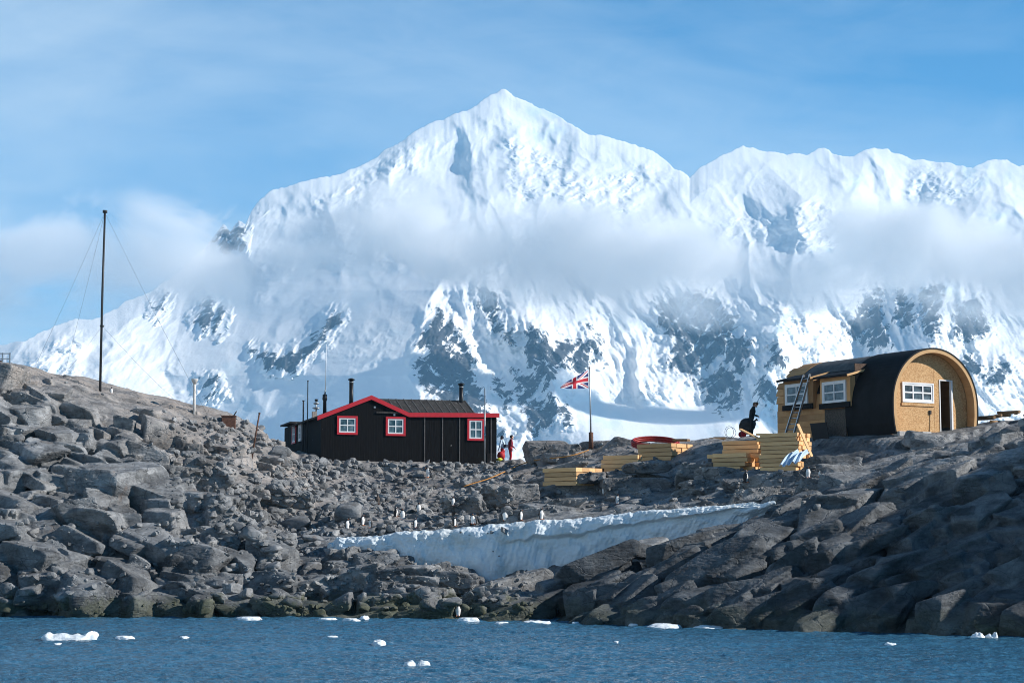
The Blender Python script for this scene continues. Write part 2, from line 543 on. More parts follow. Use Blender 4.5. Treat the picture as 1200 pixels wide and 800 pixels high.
# ---------------------------------------------------------------- sky and light
SUN_EL, SUN_AZ = 28.0, 8.0       # azimuth: degrees from +x towards the camera
sd = np.array([math.cos(R(SUN_EL)) * math.cos(R(SUN_AZ)), -math.cos(R(SUN_EL)) * math.sin(R(SUN_AZ)), math.sin(R(SUN_EL))])
sun_d = bpy.data.lights.new('sun', 'SUN')
sun_d.energy = 5.0; sun_d.angle = R(0.53); sun_d.color = (1.0, 0.955, 0.89)
sun = bpy.data.objects.new('sun', sun_d); COL.objects.link(sun)
sun.rotation_euler = Vector(sd).to_track_quat('Z', 'Y').to_euler()
sun.location = (60, 20, 60)

world = bpy.data.worlds.new('World'); SC.world = world; world.use_nodes = True
wt = NT(world.node_tree)
bg = world.node_tree.nodes['Background']
sky = wt.new('ShaderNodeTexSky', sky_type='NISHITA')
sky.sun_disc = False; sky.sun_elevation = R(SUN_EL); sky.sun_rotation = R(90 + SUN_AZ)
sky.altitude = 0; sky.air_density = 1.0; sky.dust_density = 0.0; sky.ozone_density = 5.0
wtc = wt.new('ShaderNodeTexCoord').outputs['Generated']
cl = wt.noise(wt.mapped(wtc, (1.0, 1.0, 2.6), (0, R(-14), 0)), 3.4, 7, 0.52, 0.6)
cl2 = wt.noise(wt.mapped(wtc, (1.2, 1.2, 4.0)), 9.0, 6, 0.6, 0.8)
wsep = wt.new('ShaderNodeSeparateXYZ'); wt.l.new(wtc, wsep.inputs[0])
# thin high cloud is thicker towards the left of the view and towards the horizon
side = wt.math('ADD', 0.08, wt.math('MULTIPLY', wsep.outputs[0], -0.42))
low = wt.math('MULTIPLY', wt.math('SUBTRACT', 0.24, wsep.outputs[2]), 0.9)
cf = wt.math('ADD', wt.math('ADD', wt.math('MULTIPLY', cl, 0.8), wt.math('MULTIPLY', cl2, 0.25)), wt.math('ADD', side, low))
cf = wt.ramp(cf, [(0.46, 0.0), (0.86, 1.0)])
tinted = wt.mix(1.0, sky.outputs[0], (0.22, 0.97, 1.30), 'MULTIPLY')
# the clear air is brightest low over the mountains and deepens overhead
glow = wt.ramp(wsep.outputs[2], [(0.0, 1.55), (0.30, 1.30), (0.62, 0.60)])
tinted = wt.mix(1.0, tinted, glow, 'MULTIPLY')
skyc = wt.mix(wt.math('MULTIPLY', cf, 0.75), tinted, (9.5, 11.2, 12.6))
wt.l.new(skyc, bg.inputs['Color'])
bg.inputs['Strength'].default_value = 0.055

# ---------------------------------------------------------------- mountain
def build_mountain():
    px = np.linspace(-160, 1360, 1180)
    rid = np.array([(-160,446),(-60,420),(0,405),(30,398),(60,384),(85,375),(120,370),(150,352),(175,343),(205,322),(235,296),(252,276),
        (262,263),(270,272),(280,258),(288,262),(296,246),(306,232),(320,222),(350,214),(400,204),(435,188),(470,166),(490,150),(515,142),(540,131),(560,123),(575,112),
        (588,104),(600,110),(612,117),(632,126),(650,134),(668,146),(690,156),(712,161),(735,168),(752,172),(770,181),(785,192),(800,202),(808,208),(820,197),
        (836,188),(855,178),(870,172),(885,174),(900,178),(925,180),(945,181),(957,175),(966,174),(976,182),(1000,184),(1010,178),(1025,173),(1042,176),(1062,184),
        (1085,188),(1110,192),(1140,197),(1152,190),(1166,186),(1180,187),(1195,194),(1230,205),(1360,260)], float)
    ridge = np.interp(px, rid[:, 0], rid[:, 1])
    ridge = ridge + 3.0 * fbm(np.stack([px * 0.05, px * 0, px * 0], -1), 6, 0.62)
    nt = 560
    t = np.linspace(0, 1, nt)[:, None]
    PY = 556 + (ridge[None, :] - 556) * t
    PX = np.broadcast_to(px[None, :], PY.shape)
    P = np.stack([PX, PY, 0 * PX], -1).reshape(-1, 3)
    x, y = P[:, 0], P[:, 1]
    D = 4950 + (470 - y) * 5.4
    ycut = 468 + 16 * fbm(np.stack([x * 0.007, x * 0, x * 0], -1), 1)
    ex = np.maximum(0, y - ycut); ex = ex * ex / (ex + 22)
    D = D - 15 * ex * sstep(630, 715, x) * (1 - sstep(840, 905, x))
    # glacier plain is lower and flatter around px 690-860
    D = np.maximum(D, 2600)
    def spine(pts, wl, wr, A, soft=10):
        pts = np.array(pts, float)
        w = 16 * fbm(np.stack([y * 0.012, y * 0 + A, y * 0], -1), 2, 0.5)
        sx = np.interp(y, pts[:, 0], pts[:, 1]) + w
        amp = np.interp(y, pts[:, 0], pts[:, 2]) * A
        d = x - sx
        k = np.where(d < 0, 1 + d / wl, 1 - d / wr)
        return -amp * np.clip(k, 0, 1)
    D = D + spine([(120,585,0.0),(200,560,0.1),(260,532,0.55),(340,516,1.0),(400,490,1.0),(440,478,1.0),(505,512,1.0),(560,530,0.9)], 285, 330, 700)
    D = D + spine([(170,870,0.0),(230,940,0.5),(330,925,1.0),(420,905,1.0),(500,890,0.9)], 200, 90, 420)
    D = D + spine([(190,1160,0.1),(320,1120,0.8),(420,1085,1.0),(510,1060,0.9)], 80, 210, 330)
    D = D + spine([(210,800,0.0),(330,700,0.8),(420,690,0.8),(470,690,0.3)], 110, 150, 200)
    D = D + spine([(320,560,0),(370,600,0.7),(440,640,1.0),(505,655,1)], 60, 60, 170)
    D = D + spine([(330,30,0),(400,20,1.0),(480,0,1.0)], 200, 330, 260)
    D = D + spine([(110,588,0.0),(150,590,0.4),(200,610,0.8),(260,650,0.6),(330,690,0)], 130, 200, 120)
    D = D + spine([(170,1020,0.2),(240,1000,1.0),(300,985,0.6)], 120, 80, 120)
    # fall-line flutes, seracs, broad undulation
    broad = fbm(np.stack([x * 0.010, y * 0.011, x * 0 + 3.1], -1), 4, 0.5)
    ser = fbm(np.stack([x * 0.034 + y * 0.012, y * 0.048, x * 0 + 9.7], -1), 6, 0.56, ridged=True)
    flute = fbm(np.stack([x * 0.11 + 1.2 * broad, y * 0.018, x * 0 + 4.4], -1), 5, 0.55, ridged=True)
    micro = fbm(np.stack([x * 0.16, y * 0.2, x * 0 + 2.2], -1), 4, 0.6)
    edge = np.clip((y - np.broadcast_to(ridge[None, :], PY.shape).ravel()) / 30, 0, 1)
    glac = sstep(455, 485, y) * sstep(660, 700, x) * (1 - sstep(840, 890, x))
    calm = 1 - 0.8 * glac
    fw = sstep(300, 380, y) * sstep(500, 540, x)
    sw = 0.05 + 1.1 * sstep(0.0, 0.5, fbm(np.stack([x * 0.008, y * 0.012, x * 0 + 30], -1), 3))
    shx = x - 0.45 * np.tanh((x - 525) / 120) * (y - 300)
    r1 = fbm(np.stack([shx * 0.020 + 0.5 * broad, y * 0.007, x * 0 + 61], -1), 3, 0.5, ridged=True)
    r2 = fbm(np.stack([shx * 0.070 + 0.5 * broad, y * 0.024, x * 0 + 71], -1), 5, 0.55, ridged=True)
    slow = fbm(np.stack([x * 0.007, y * 0.008, x * 0 + 3.1], -1), 2, 0.5)
    r0 = fbm(np.stack([shx * 0.0085 + 0.3 * broad, y * 0.0085, x * 0 + 91], -1), 3, 0.45, ridged=True)
    cm = 0.16 + 0.80 * sstep(300, 370, y) * sstep(495, 535, x)
    lf = 1 - 0.68 * sstep(525, 470, x + 0.12 * (y - 400)) * sstep(300, 345, y) * sstep(150, 240, x)
    D = D - calm * lf * (50 * slow + 42 * r0 + 20 * broad + 27 * cm * r1 + 12 * cm * r2 + 17 * ser * sw + 1.5 * micro) * (0.2 + 0.8 * edge)
    # rock bands
    polys = [[(515,362),(545,395),(560,440),(576,490),(592,508),(530,508),(505,470),(485,432),(490,400)],
        [(560,333),(580,345),(592,372),(576,382),(563,355)],[(568,370),(600,390),(606,404),(586,396)],
        [(618,378),(640,388),(656,430),(650,442),(630,440),(612,412)],
        [(598,432),(618,438),(640,443),(657,480),(650,496),(626,508),(608,472)],
        [(648,400),(690,398),(689,430),(675,440),(652,426)],[(580,440),(600,460),(596,478),(576,460)],
        [(772,350),(830,343),(862,375),(852,395),(846,412),(815,442),(783,426),(790,400),(772,376)],
        [(852,392),(880,398),(881,430),(870,442),(848,420)],[(822,448),(850,428),(870,450),(866,478),(844,484),(822,462)],
        [(903,408),(922,408),(918,432),(901,427)],[(888,448),(912,443),(906,478),(888,472)],
        [(996,382),(1013,343),(1037,338),(1031,360),(1041,392),(1010,407),(996,402)],[(1053,338),(1072,358),(1071,382),(1048,382)],
        [(1080,338),(1107,333),(1101,382),(1091,402),(1078,370)],[(1118,358),(1146,348),(1162,382),(1146,402),(1118,392)],
        [(296,410),(330,418),(360,403),(395,362),(402,370),(370,410),(340,434),(314,434)],
        [(228,378),(244,346),(254,350),(239,390)],[(248,382),(265,350),(264,370),(252,390)],
        [(250,287),(262,266),(286,268),(284,292),(264,297)],[(178,362),(192,345),(196,352),(184,372)],
        [(1150,448),(1172,425),(1192,430),(1168,452)],[(590,296),(606,305),(600,314),(584,306)],
        [(690,380),(704,402),(703,425),(696,425)],[(1020,392),(1040,385),(1045,402),(1020,412)],[(1120,425),(1140,415),(1150,432),(1128,440)],
        [(560,505),(580,500),(595,508),(570,512)],[(655,480),(665,470),(668,496),(655,500)],[(235,446),(250,440),(262,462),(240,470)]]
    rock = np.zeros(len(x))
    jx = x + 5 * fbm(np.stack([x * 0.08, y * 0.08, x * 0], -1), 4, 0.6)
    jy = y + 5 * fbm(np.stack([x * 0.08, y * 0.08, x * 0 + 50], -1), 4, 0.6)
    for pl in polys:
        pl = np.array(pl, float)
        sel = np.where((jx > pl[:,0].min() - 8) & (jx < pl[:,0].max() + 8) & (jy > pl[:,1].min() - 8) & (jy < pl[:,1].max() + 8))[0]
        qx, qy = jx[sel], jy[sel]
        inside = np.zeros(len(sel), bool)
        dist = np.full(len(sel), 99.0)
        for i in range(len(pl)):
            a, b2 = pl[i], pl[(i + 1) % len(pl)]
            c = ((a[1] > qy) != (b2[1] > qy)) & (qx < (b2[0] - a[0]) * (qy - a[1]) / (b2[1] - a[1] + 1e-9) + a[0])
            inside ^= c
            e = b2 - a
            h = np.clip(((qx - a[0]) * e[0] + (qy - a[1]) * e[1]) / (e @ e), 0, 1)
            dist = np.minimum(dist, np.hypot(qx - a[0] - h * e[0], qy - a[1] - h * e[1]))
        sdv = np.where(inside, dist, -dist)
        rock[sel] = np.maximum(rock[sel], np.clip(0.5 + sdv * 0.035, 0, 0.68))
    streak = fbm(np.stack([(x + y * 0.75) * 0.09, (y - 0.3 * x) * 0.035, x * 0 + 7], -1), 5, 0.6)
    rock = np.where(rock > 0, rock - 0.22 * np.clip(streak, 0, 1) * 1.6, 0)
    D = D - 26 * np.clip(rock, 0, 0.7) * (1 + 0.8 * r2)
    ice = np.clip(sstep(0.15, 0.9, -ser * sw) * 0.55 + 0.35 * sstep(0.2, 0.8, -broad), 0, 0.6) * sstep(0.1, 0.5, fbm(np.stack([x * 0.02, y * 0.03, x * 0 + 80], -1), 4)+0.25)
    W = at(x, y, D)
    nr, nc = PY.shape
    # the far side of the mountain, falling away behind the ridge
    Wg = W.reshape(nr, nc, 3)
    back = []
    top = Wg[-1]
    for dy, k in ((120, 0.96), (420, 0.8), (900, 0.5), (1300, -0.01)):
        b_ = top.copy(); b_[:, 1] += dy; b_[:, 2] = top[:, 2] * k - (2 if k < 0 else 0)
        back.append(b_)
    Wall = np.concatenate([W] + back)
    # bring the foot down below the sea
    foot = Wg[0].copy(); foot[:, 1] -= 350; foot[:, 2] = -2
    Wall = np.concatenate([foot, Wall])
    me = np_mesh('mountain', Wall, grid_faces(nr + 5, nc), True, [M['mountain']])
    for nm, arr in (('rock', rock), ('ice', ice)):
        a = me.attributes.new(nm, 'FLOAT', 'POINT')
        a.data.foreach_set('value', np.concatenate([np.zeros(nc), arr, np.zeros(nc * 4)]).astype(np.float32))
    o = link('mountain', me); tag(o, kind='structure')
build_mountain()

# ---------------------------------------------------------------- ground height from survey points
def shore_y(px):
    return np.interp(px, [-400, 0, 600, 740, 850, 1000, 1110, 1200, 1600], [78, 75.5, 73.5, 68.5, 65.5, 62.5, 60.8, 59.5, 54])
pts = []
for px in np.arange(-350, 1560, 110):
    y0 = float(shore_y(px))
    p = at(px, 634, y0); pts.append((p[0], y0, 0.0))
    pts.append((p[0] * 0.93, y0 - 6, -1.6)); pts.append((p[0] * 0.8, y0 - 16, -2.6))
S = '''-60,414,100 0,424,100 40,432,100 75,439,100 117,455,100 150,464,100 190,473,101 225,481,101 255,489,102 290,492,103 318,502,104
0,560,86 0,650,79 100,560,87 100,650,79.5 200,570,89 200,650,80.5 280,565,93 280,640,83 330,545,104 330,600,92 330,665,81 -100,560,86 -100,650,79.5
376,539,107.3 430,540,107.8 500,541,109 582,541,111 400,570,99 500,570,100 450,600,92 520,600,91.5 400,616,88 585,560,101 350,535,112
620,538,108 660,526,108 690,514,109 730,513,108 780,511,106 830,506,102 880,506,96.5 855,507,99 900,507,98 1000,508,93 1052,509,86.6 1110,508,86.5 1143,502,88 1180,488,90 1225,474,90
640,566,96 700,561,95 760,556,94 820,556,91 880,557,85.5 850,553,87.5 820,551,92 960,512,90.3 1005,511,88.2 950,549,83.3 935,549,83.6 915,552,84.5 1000,540,84 620,592,87 700,592,86.5 780,582,84.5 850,581,82 905,586,79.5
400,634,86 500,626,84.2 620,614,82.8 750,602,80.8 880,593,79
400,652,83.4 480,662,82.0 570,684,80.6 650,674,79.6 720,650,79.0 800,624,78.2 860,606,77.8 480,672,78.5 570,694,77 650,686,76.2 600,690,78.5
960,570,78.5 1050,541,78 1120,516,78 1200,491,77 1280,466,76
900,642,70 1000,612,70 1100,591,69 1200,571,68 1000,682,65 1100,672,64 1200,662,63 1300,640,62
600,702,74.6 700,692,72 800,684,69 900,694,66 500,700,76 400,695,78'''
for q in S.split():
    a, b_, c = map(float, q.split(','))
    p = at(a, b_, c); pts.append(tuple(p))
for x, y, z in [(-34,118,11.0),(-24,118,10.2),(-14,120,8.0),(-5,125,7.0),(5,125,6.6),(14,112,7.6),(24,108,8.4),(34,105,9),(-45,140,6),(-20,150,3),(0,155,1.5),(20,150,2),(45,130,4),
                (-30,172,-2.5),(0,178,-2.5),(30,172,-2.5),(60,150,-2.5),(-60,165,-2.5),(-60,110,8),(-60,90,5),(28,70,11.0),(34,68,14.6),(36,60,14.0),(44,68,16),(44,78,13.5),(34,86,10),(40,92,9),(52,92,8),(55,62,11),(29,60,8.0),(40,52,6),(60,110,5)]:  # unseen hill right of the view is raised to throw shade on the cliff
    pts.append((x, y, z))
pts = np.array(pts)
def tps_fit(p):
    n = len(p); sc = 20.0
    xy = p[:, :2] / sc
    d = np.hypot(*(xy[:, None] - xy[None]).transpose(2, 0, 1))
    K = np.where(d > 0, d * d * np.log(d + 1e-12), 0) + np.eye(n) * 0.002
    Q = np.concatenate([np.ones((n, 1)), xy], 1)
    A = np.block([[K, Q], [Q.T, np.zeros((3, 3))]])
    w = np.linalg.solve(A, np.concatenate([p[:, 2], np.zeros(3)]))
    def ev(x, y):
        q = np.stack([x, y], -1) / sc
        out = np.empty(len(q))
        for i in range(0, len(q), 20000):
            c = q[i:i + 20000]
            d = np.hypot(c[:, None, 0] - xy[None, :, 0], c[:, None, 1] - xy[None, :, 1])
            out[i:i + 20000] = np.where(d > 0, d * d * np.log(d + 1e-12), 0) @ w[:n] + w[n] + c @ w[n + 1:]
        return out
    return ev
tps = tps_fit(pts)
GX, GY, GS = np.arange(-64, 64.1, 0.5), np.arange(40, 185.1, 0.5), 0.5
gxx, gyy = np.meshgrid(GX, GY)
HG = tps(gxx.ravel(), gyy.ravel()).reshape(gxx.shape)
def ground(x, y):
    x = np.atleast_1d(np.asarray(x, float)); y = np.atleast_1d(np.asarray(y, float))
    fx = np.clip((x - GX[0]) / GS, 0, len(GX) - 1.001); fy = np.clip((y - GY[0]) / GS, 0, len(GY) - 1.001)
    i, j = fx.astype(int), fy.astype(int); u, v = fx - i, fy - j
    return (HG[j, i] * (1-u) * (1-v) + HG[j, i+1] * u * (1-v) + HG[j+1, i] * (1-u) * v + HG[j+1, i+1] * u * v)
def hit_ground(px, py):
    """sight line of photo points against the smooth ground"""
    d = ray(px, py)
    d = d / d[..., 1:2]
    Y = np.full(len(d), 56.0); done = np.zeros(len(d), bool)
    for k in range(420):
        p = CAM + d * Y[:, None]
        below = p[:, 2] < ground(p[:, 0], p[:, 1])
        done |= below
        Y = np.where(done, Y, Y + 0.2)
    return CAM + d * Y[:, None], done

# ---------------------------------------------------------------- rocks
_ico = {}
def ico(n):
    if n not in _ico:
        bm = bmesh.new(); bmesh.ops.create_icosphere(bm, subdivisions=n, radius=1.0)
        _ico[n] = (np.array([v.co[:] for v in bm.verts]), np.array([[v.index for v in f.verts] for f in bm.faces]))
        bm.free()
    return _ico[n]

def chisel(seed, sub, planes=11, joints=True, rough=0.035, lo=0.42, hi=0.9):
    r = np.random.default_rng(seed)
    v, f = ico(sub)
    v = v.copy()
    ns = []
    if joints:
        for ax in ((0,0,1),(1,0.25,0),(-0.2,1,0.1)):
            for s in (1, -1):
                n = np.array(ax, float) * s + r.normal(size=3) * 0.16
                ns.append((n / np.linalg.norm(n), r.uniform(0.42, 0.72)))
    for k in range(planes):
        n = r.normal(size=3); ns.append((n / np.linalg.norm(n), r.uniform(lo + 0.2, hi)))
    for n, d in ns:
        s = np.maximum(v @ n - d, 0)
        v -= n[None] * (s * 0.97)[:, None]
    o = r.uniform(0, 50, 3)
    nn = v / np.linalg.norm(v, axis=1)[:, None]
    v = v + nn * (rough * fbm(v * 2.6 + o, 4, 0.6))[:, None]
    return v, f

def rotm(rx, ry, rz):
    return np.array(Matrix.Rotation(rz, 3, 'Z') @ Matrix.Rotation(ry, 3, 'Y') @ Matrix.Rotation(rx, 3, 'X'))

LIB4 = [chisel(100 + k, 4, 4, True, 0.012) for k in range(14)]
LIB3 = [chisel(200 + k, 3, 5, True, 0.012) for k in range(24)]
LIB2 = [chisel(300 + k, 2, 7, True, 0.02) for k in range(24)]
LIBR = [chisel(400 + k, 2, 12, True, 0.0, 0.3, 0.8) for k in range(30)]

HUT0 = at(376, 538.5, 107.6)       # front left corner of the black hut
HUT_TH = R(16.0)
NIS0 = at(1097, 508, 88.0); NIS0[2] = at(1052, 508, 86.75)[2]
NIS_TH = R(30.0)
def near_building(x, y, m):
    c, s = math.cos(HUT_TH), math.sin(HUT_TH)
    u = (x - HUT0[0]) * c + (y - HUT0[1]) * s; v = -(x - HUT0[0]) * s + (y - HUT0[1]) * c
    h = (u > -m) & (u < 11 + m) & (v > -m) & (v < 15 + m)
    c, s = math.cos(NIS_TH), math.sin(NIS_TH)
    u = (x - NIS0[0]) * c + (y - NIS0[1]) * s; v = -(x - NIS0[0]) * s + (y - NIS0[1]) * c
    n = (u > -2.6 - m) & (u < 2.6 + m) & (v > -m) & (v < 9 + m)
    return h | n

def bank_line():
    """snow bank survey: top edge and foot (px, py, distance)"""
    top = np.array([(384,637,86.0),(400,629,85.4),(450,626.5,84.6),(500,622,84.0),(560,616,83.2),(620,610,82.4),(680,606,81.6),(740,600.5,80.8),(800,595,80.0),(860,590.5,79.3),(908,587,78.8)])
    foot = np.array([(384,652,84.9),(400,656,84.2),(450,664,83.3),(500,674,82.6),(560,692,81.6),(620,690,80.9),(680,670,80.3),(740,650,79.6),(800,630,78.9),(860,612,78.4),(908,597,78.1)])
    return top, foot

def low(x, y):
    # depth of the joints between the bedrock blocks
    return 0.38 + 0.45 * sstep(-8.5, -10.5, x) * sstep(97, 91, y) + 0.45 * sstep(0.5, -1.5, y - np.interp(x, [-3, 5, 12, 20], [76, 77.5, 78.5, 80])) * sstep(-4, 1, x)

def build_island():
    V_, F_ = [], []
    nv = 0
    # solid of smooth ground inside a wedge that the camera sees
    ys = np.arange(55, 117.01, 0.35); us = np.linspace(-1, 1, 230)
    half = lambda y: 20.5 + (y - 55) * 0.36
    Yg = np.repeat(ys[:, None], len(us), 1); Xg = us[None] * half(Yg)
    Zg = ground(Xg.ravel(), Yg.ravel()).reshape(Xg.shape)
    nzz = fbm(np.stack([Xg.ravel() * 0.45, Yg.ravel() * 0.45, Xg.ravel() * 0], -1), 4, 0.5).reshape(Xg.shape)
    flatz = near_building(Xg, Yg, 1.0)
    Zg = Zg + nzz * np.where(flatz, 0.05, 0.22) - np.where(flatz, 0.05, low(Xg, Yg))
    bt, bf = bank_line()
    fp = at(bf[:, 0], bf[:, 1], bf[:, 2] + 0.75)
    q = Yg - np.interp(Xg, fp[:, 0], fp[:, 1])
    Zg = Zg - 0.75 * sstep(-4.0, -1.6, q) * sstep(1.0, 0.3, q) * (Xg > fp[0, 0] + 1.5) * (Xg < fp[-1, 0])
    nr, nc = Xg.shape
    topv = np.stack([Xg, Yg, Zg], -1).reshape(-1, 3)
    botv = topv.copy(); botv[:, 2] = -4.0
    f = grid_faces(nr, nc)
    tri = lambda q: np.concatenate([q[:, [0, 1, 2]], q[:, [0, 2, 3]]])
    b = nr * nc
    sides = []
    idx = np.arange(b).reshape(nr, nc)
    for e in (idx[0], idx[-1][::-1], idx[:, 0][::-1], idx[:, -1]):
        q = np.stack([e[:-1], e[:-1] + b, e[1:] + b, e[1:]], -1); sides.append(q)
    V_.append(np.concatenate([topv, botv]))
    F_.append(np.concatenate([tri(f), tri(f[:, ::-1] + b)] + [tri(s) for s in sides]))
    nv += 2 * b
    def lump(lib, p, sc, rm):
        nonlocal nv
        v, f = lib
        V_.append((v * sc) @ rm.T + p); F_.append(f + nv); nv += len(v)
    def scatter(n, x0, x1, y0, y1, smin, smax, lib, seed, dip=0.0, asp=(1.5, 1.1, 0.62), sink=0.25, power=1.6, yaw=0.0, ok=None):
        r = np.random.default_rng(seed)
        px = r.uniform(x0, x1, n); py = r.uniform(y0, y1, n)
        P, hit = hit_ground(px, py)
        for k in range(n):
            if not hit[k] or (ok and not ok(px[k], py[k])): continue
            s = smin + (smax - smin) * r.uniform() ** power
            a = np.array(asp) * r.uniform(0.75, 1.3, 3) * s
            p = P[k].copy()
            if near_building(p[0], p[1], a[0] * 0.9 + 0.2): continue
            cr = np.interp(px[k], [-60, 0, 75, 117, 190, 255, 318], [415, 424, 439, 455, 473, 489, 502])
            if px[k] < 330 and py[k] - cr < 30 and s > 0.42 + 0.016 * max(0, py[k] - cr): continue
            if s > 0.3 and 690 < px[k] < 1062 and 500 < py[k] < 552 and not (px[k] > 960 and py[k] > 516): continue
            p[2] = ground(p[0], p[1])[0] - 0.10 - (float(low(p[0], p[1])) - 0.05) * float(sstep(0.55, 0.2, a[2])) + a[2] * np.clip(-0.12 + 0.30 * r.normal(), -0.7, 0.45)
            p[1] += 0.3
            rm = rotm(r.normal() * 0.16, dip + r.normal() * 0.14, yaw + r.normal() * 0.35)
            lump(lib[r.integers(len(lib))], p, a, rm)
    in_bank = lambda px, py: 388 < px < 900 and np.interp(px, [388, 620, 900], [628, 609, 586]) < py < np.interp(px, [388, 480, 545, 560, 640, 720, 800, 900], [642, 648, 664, 682, 674, 646, 620, 596])
    nob = lambda px, py: not in_bank(px, py)
    # left hill: broken ledges dipping gently to the right
    scatter(250, -60, 330, 425, 715, 0.65, 1.6, LIB4, 1, R(10), (1.35, 1.2, 0.75), 0.3, 1.5, -0.3)
    scatter(480, -60, 335, 425, 720, 0.28, 0.8, LIB3, 2, R(10), (1.3, 1.05, 0.72), 0.2, 1.5, -0.3)
    scatter(420, -60, 340, 425, 724, 0.2, 0.42, LIB3, 3, R(8), (1.4, 1.1, 0.62), 0.1, 1.4)
    scatter(90, -250, -60, 405, 715, 0.65, 1.6, LIB4, 41, R(10), (1.35, 1.2, 0.75), 0.3, 1.5, -0.3)
    scatter(160, -250, -60, 410, 720, 0.28, 0.8, LIB3, 42, R(10), (1.3, 1.05, 0.72), 0.2, 1.5, -0.3)
    scatter(110, 1290, 1450, 430, 765, 0.5, 1.25, LIB4, 43, R(-19), (1.7, 1.0, 0.66), 0.3, 1.3, 0.25)
    scatter(160, 1290, 1450, 430, 765, 0.3, 0.85, LIB3, 44, R(-20), (1.6, 1.05, 0.7), 0.2, 1.4, 0.25)
    # shore and the dark blocks below the snow bank
    scatter(140, 330, 640, 645, 722, 0.35, 0.95, LIB3, 4, R(-6), (1.7, 1.1, 0.55), 0.2, 1.4, 0, nob)
    scatter(45, 395, 535, 664, 692, 0.5, 0.9, LIB4, 5, R(-8), (1.6, 1.1, 0.7), 0.1, 1.2, 0, nob)
    scatter(300, 330, 640, 640, 724, 0.14, 0.35, LIB2, 6, 0, (1.4, 1.1, 0.6), 0.1, 1.3, 0, nob)
    # right cliff: slabs dipping down to the left
    scatter(430, 560, 1290, 500, 745, 0.5, 1.25, LIB4, 7, R(-19), (1.7, 1.0, 0.66), 0.3, 1.3, 0.25, lambda a, b_: nob(a, b_) and b_ > np.interp(a, [560, 700, 900, 1000, 1100, 1200, 1300], [690, 660, 600, 570, 540, 500, 470]))
    scatter(520, 560, 1290, 480, 748, 0.3, 0.85, LIB3, 8, R(-20), (1.6, 1.05, 0.7), 0.2, 1.4, 0.25, lambda a, b_: nob(a, b_) and b_ > np.interp(a, [560, 700, 900, 1000, 1100, 1200, 1300], [690, 650, 600, 560, 520, 490, 465]))
    scatter(260, 560, 1290, 480, 748, 0.2, 0.4, LIB3, 9, R(-20), (1.5, 1.0, 0.62), 0.1, 1.4, 0.2, lambda a, b_: nob(a, b_) and b_ > np.interp(a, [560, 700, 900, 1000, 1100, 1200, 1300], [690, 650, 600, 560, 520, 490, 465]))
    # whalebacks between the huts
    mid = lambda a, b_: nob(a, b_) and b_ < np.interp(a, [560, 620, 760, 900, 1000, 1100, 1200], [606, 604, 592, 582, 575, 545, 510])
    scatter(80, 570, 1180, 530, 606, 0.7, 1.5, LIB4, 10, R(-8), (1.9, 1.2, 0.42), 0.28, 1.5, 0.1, mid)
    scatter(330, 560, 1200, 505, 606, 0.25, 0.7, LIB3, 12, R(-8), (1.6, 1.05, 0.5), 0.2, 1.5, 0.1, mid)
    scatter(300, 560, 1200, 505, 606, 0.18, 0.34, LIB3, 13, R(-6), (1.4, 1.05, 0.55), 0.1, 1.4, 0.1, mid)
    # scree in front of the black hut: low knobs only
    scatter(420, 320, 600, 545, 640, 0.12, 0.36, LIB2, 14, 0, (1.3, 1.1, 0.6), 0.15, 1.6, 0, nob)
    # named outcrops
    def outcrop(px, py, Y, sc, seed, dip=0.0, yaw=0.0, lib=LIB4):
        p = at(px, py, Y); lump(lib[seed % len(lib)], p, np.array(sc), rotm(0, dip, yaw))
    outcrop(634, 530, 107, (1.75, 1.1, 0.95), 3, R(-4), 0.1)
    outcrop(662, 528, 106, (1.2, 0.9, 0.55), 5)
    outcrop(698, 522, 107, (1.5, 0.9, 0.5), 6, R(-6))
    outcrop(733, 522, 105, (1.9, 0.9, 0.65), 8, R(4))
    outcrop(600, 580, 92, (2.2, 1.2, 0.75), 9, R(-8), 0.1)
    outcrop(545, 592, 91, (1.3, 0.9, 0.55), 2)
    outcrop(640, 600, 87.5, (1.7, 1.0, 0.55), 1, R(6))
    outcrop(836, 549, 89.2, (1.0, 0.7, 0.5), 4, R(6))
    outcrop(765, 547, 93, (1.6, 0.9, 0.4), 7, R(-4))
    outcrop(690, 560, 94, (1.5, 0.9, 0.4), 10, R(-5))
    outcrop(480, 674, 78.6, (2.2, 1.0, 0.62), 11, R(-3), 0.05)
    outcrop(440, 672, 79.6, (1.4, 0.9, 0.5), 12)
    outcrop(530, 676, 78, (1.2, 0.8, 0.5), 0, R(8))
    outcrop(700, 660, 75, (2.4, 1.0, 0.7), 5, R(-20), 0.2)
    outcrop(800, 640, 74, (2.2, 1.0, 0.7), 6, R(-18), 0.2)
    outcrop(1106, 712, 61.8, (1.1, 0.9, 0.75), 2, R(-14), 0.5)
    outcrop(1082, 516, 84.6, (1.15, 0.8, 0.52), 13, R(8))
    outcrop(90, 600, 82, (1.7, 1.2, 0.8), 9, R(-15))
    me = np_mesh('rocky_island_raw', np.concatenate(V_), np.concatenate(F_))
    me = remeshed('rocky_island', me, 0.056)
    # drop the hidden underside, then weather the surface
    bm = bmesh.new(); bm.from_mesh(me)
    kill = [v for v in bm.verts if v.co.z < -2.9]
    bmesh.ops.delete(bm, geom=kill, context='VERTS')
    bm.to_mesh(me); bm.free()
    v = mesh_np(me)
    no = np.empty(len(me.vertices) * 3, np.float32); me.vertices.foreach_get('normal', no); no = no.reshape(-1, 3)
    d = 0.03 * fbm(v * 1.1, 2, 0.5, ridged=False) + 0.012 * fbm(v * np.array([2.5, 2.5, 8.0]) + 9, 2, 0.55, ridged=True)
    v2 = v + no * d[:, None]
    me.vertices.foreach_set('co', v2.astype(np.float32).ravel())
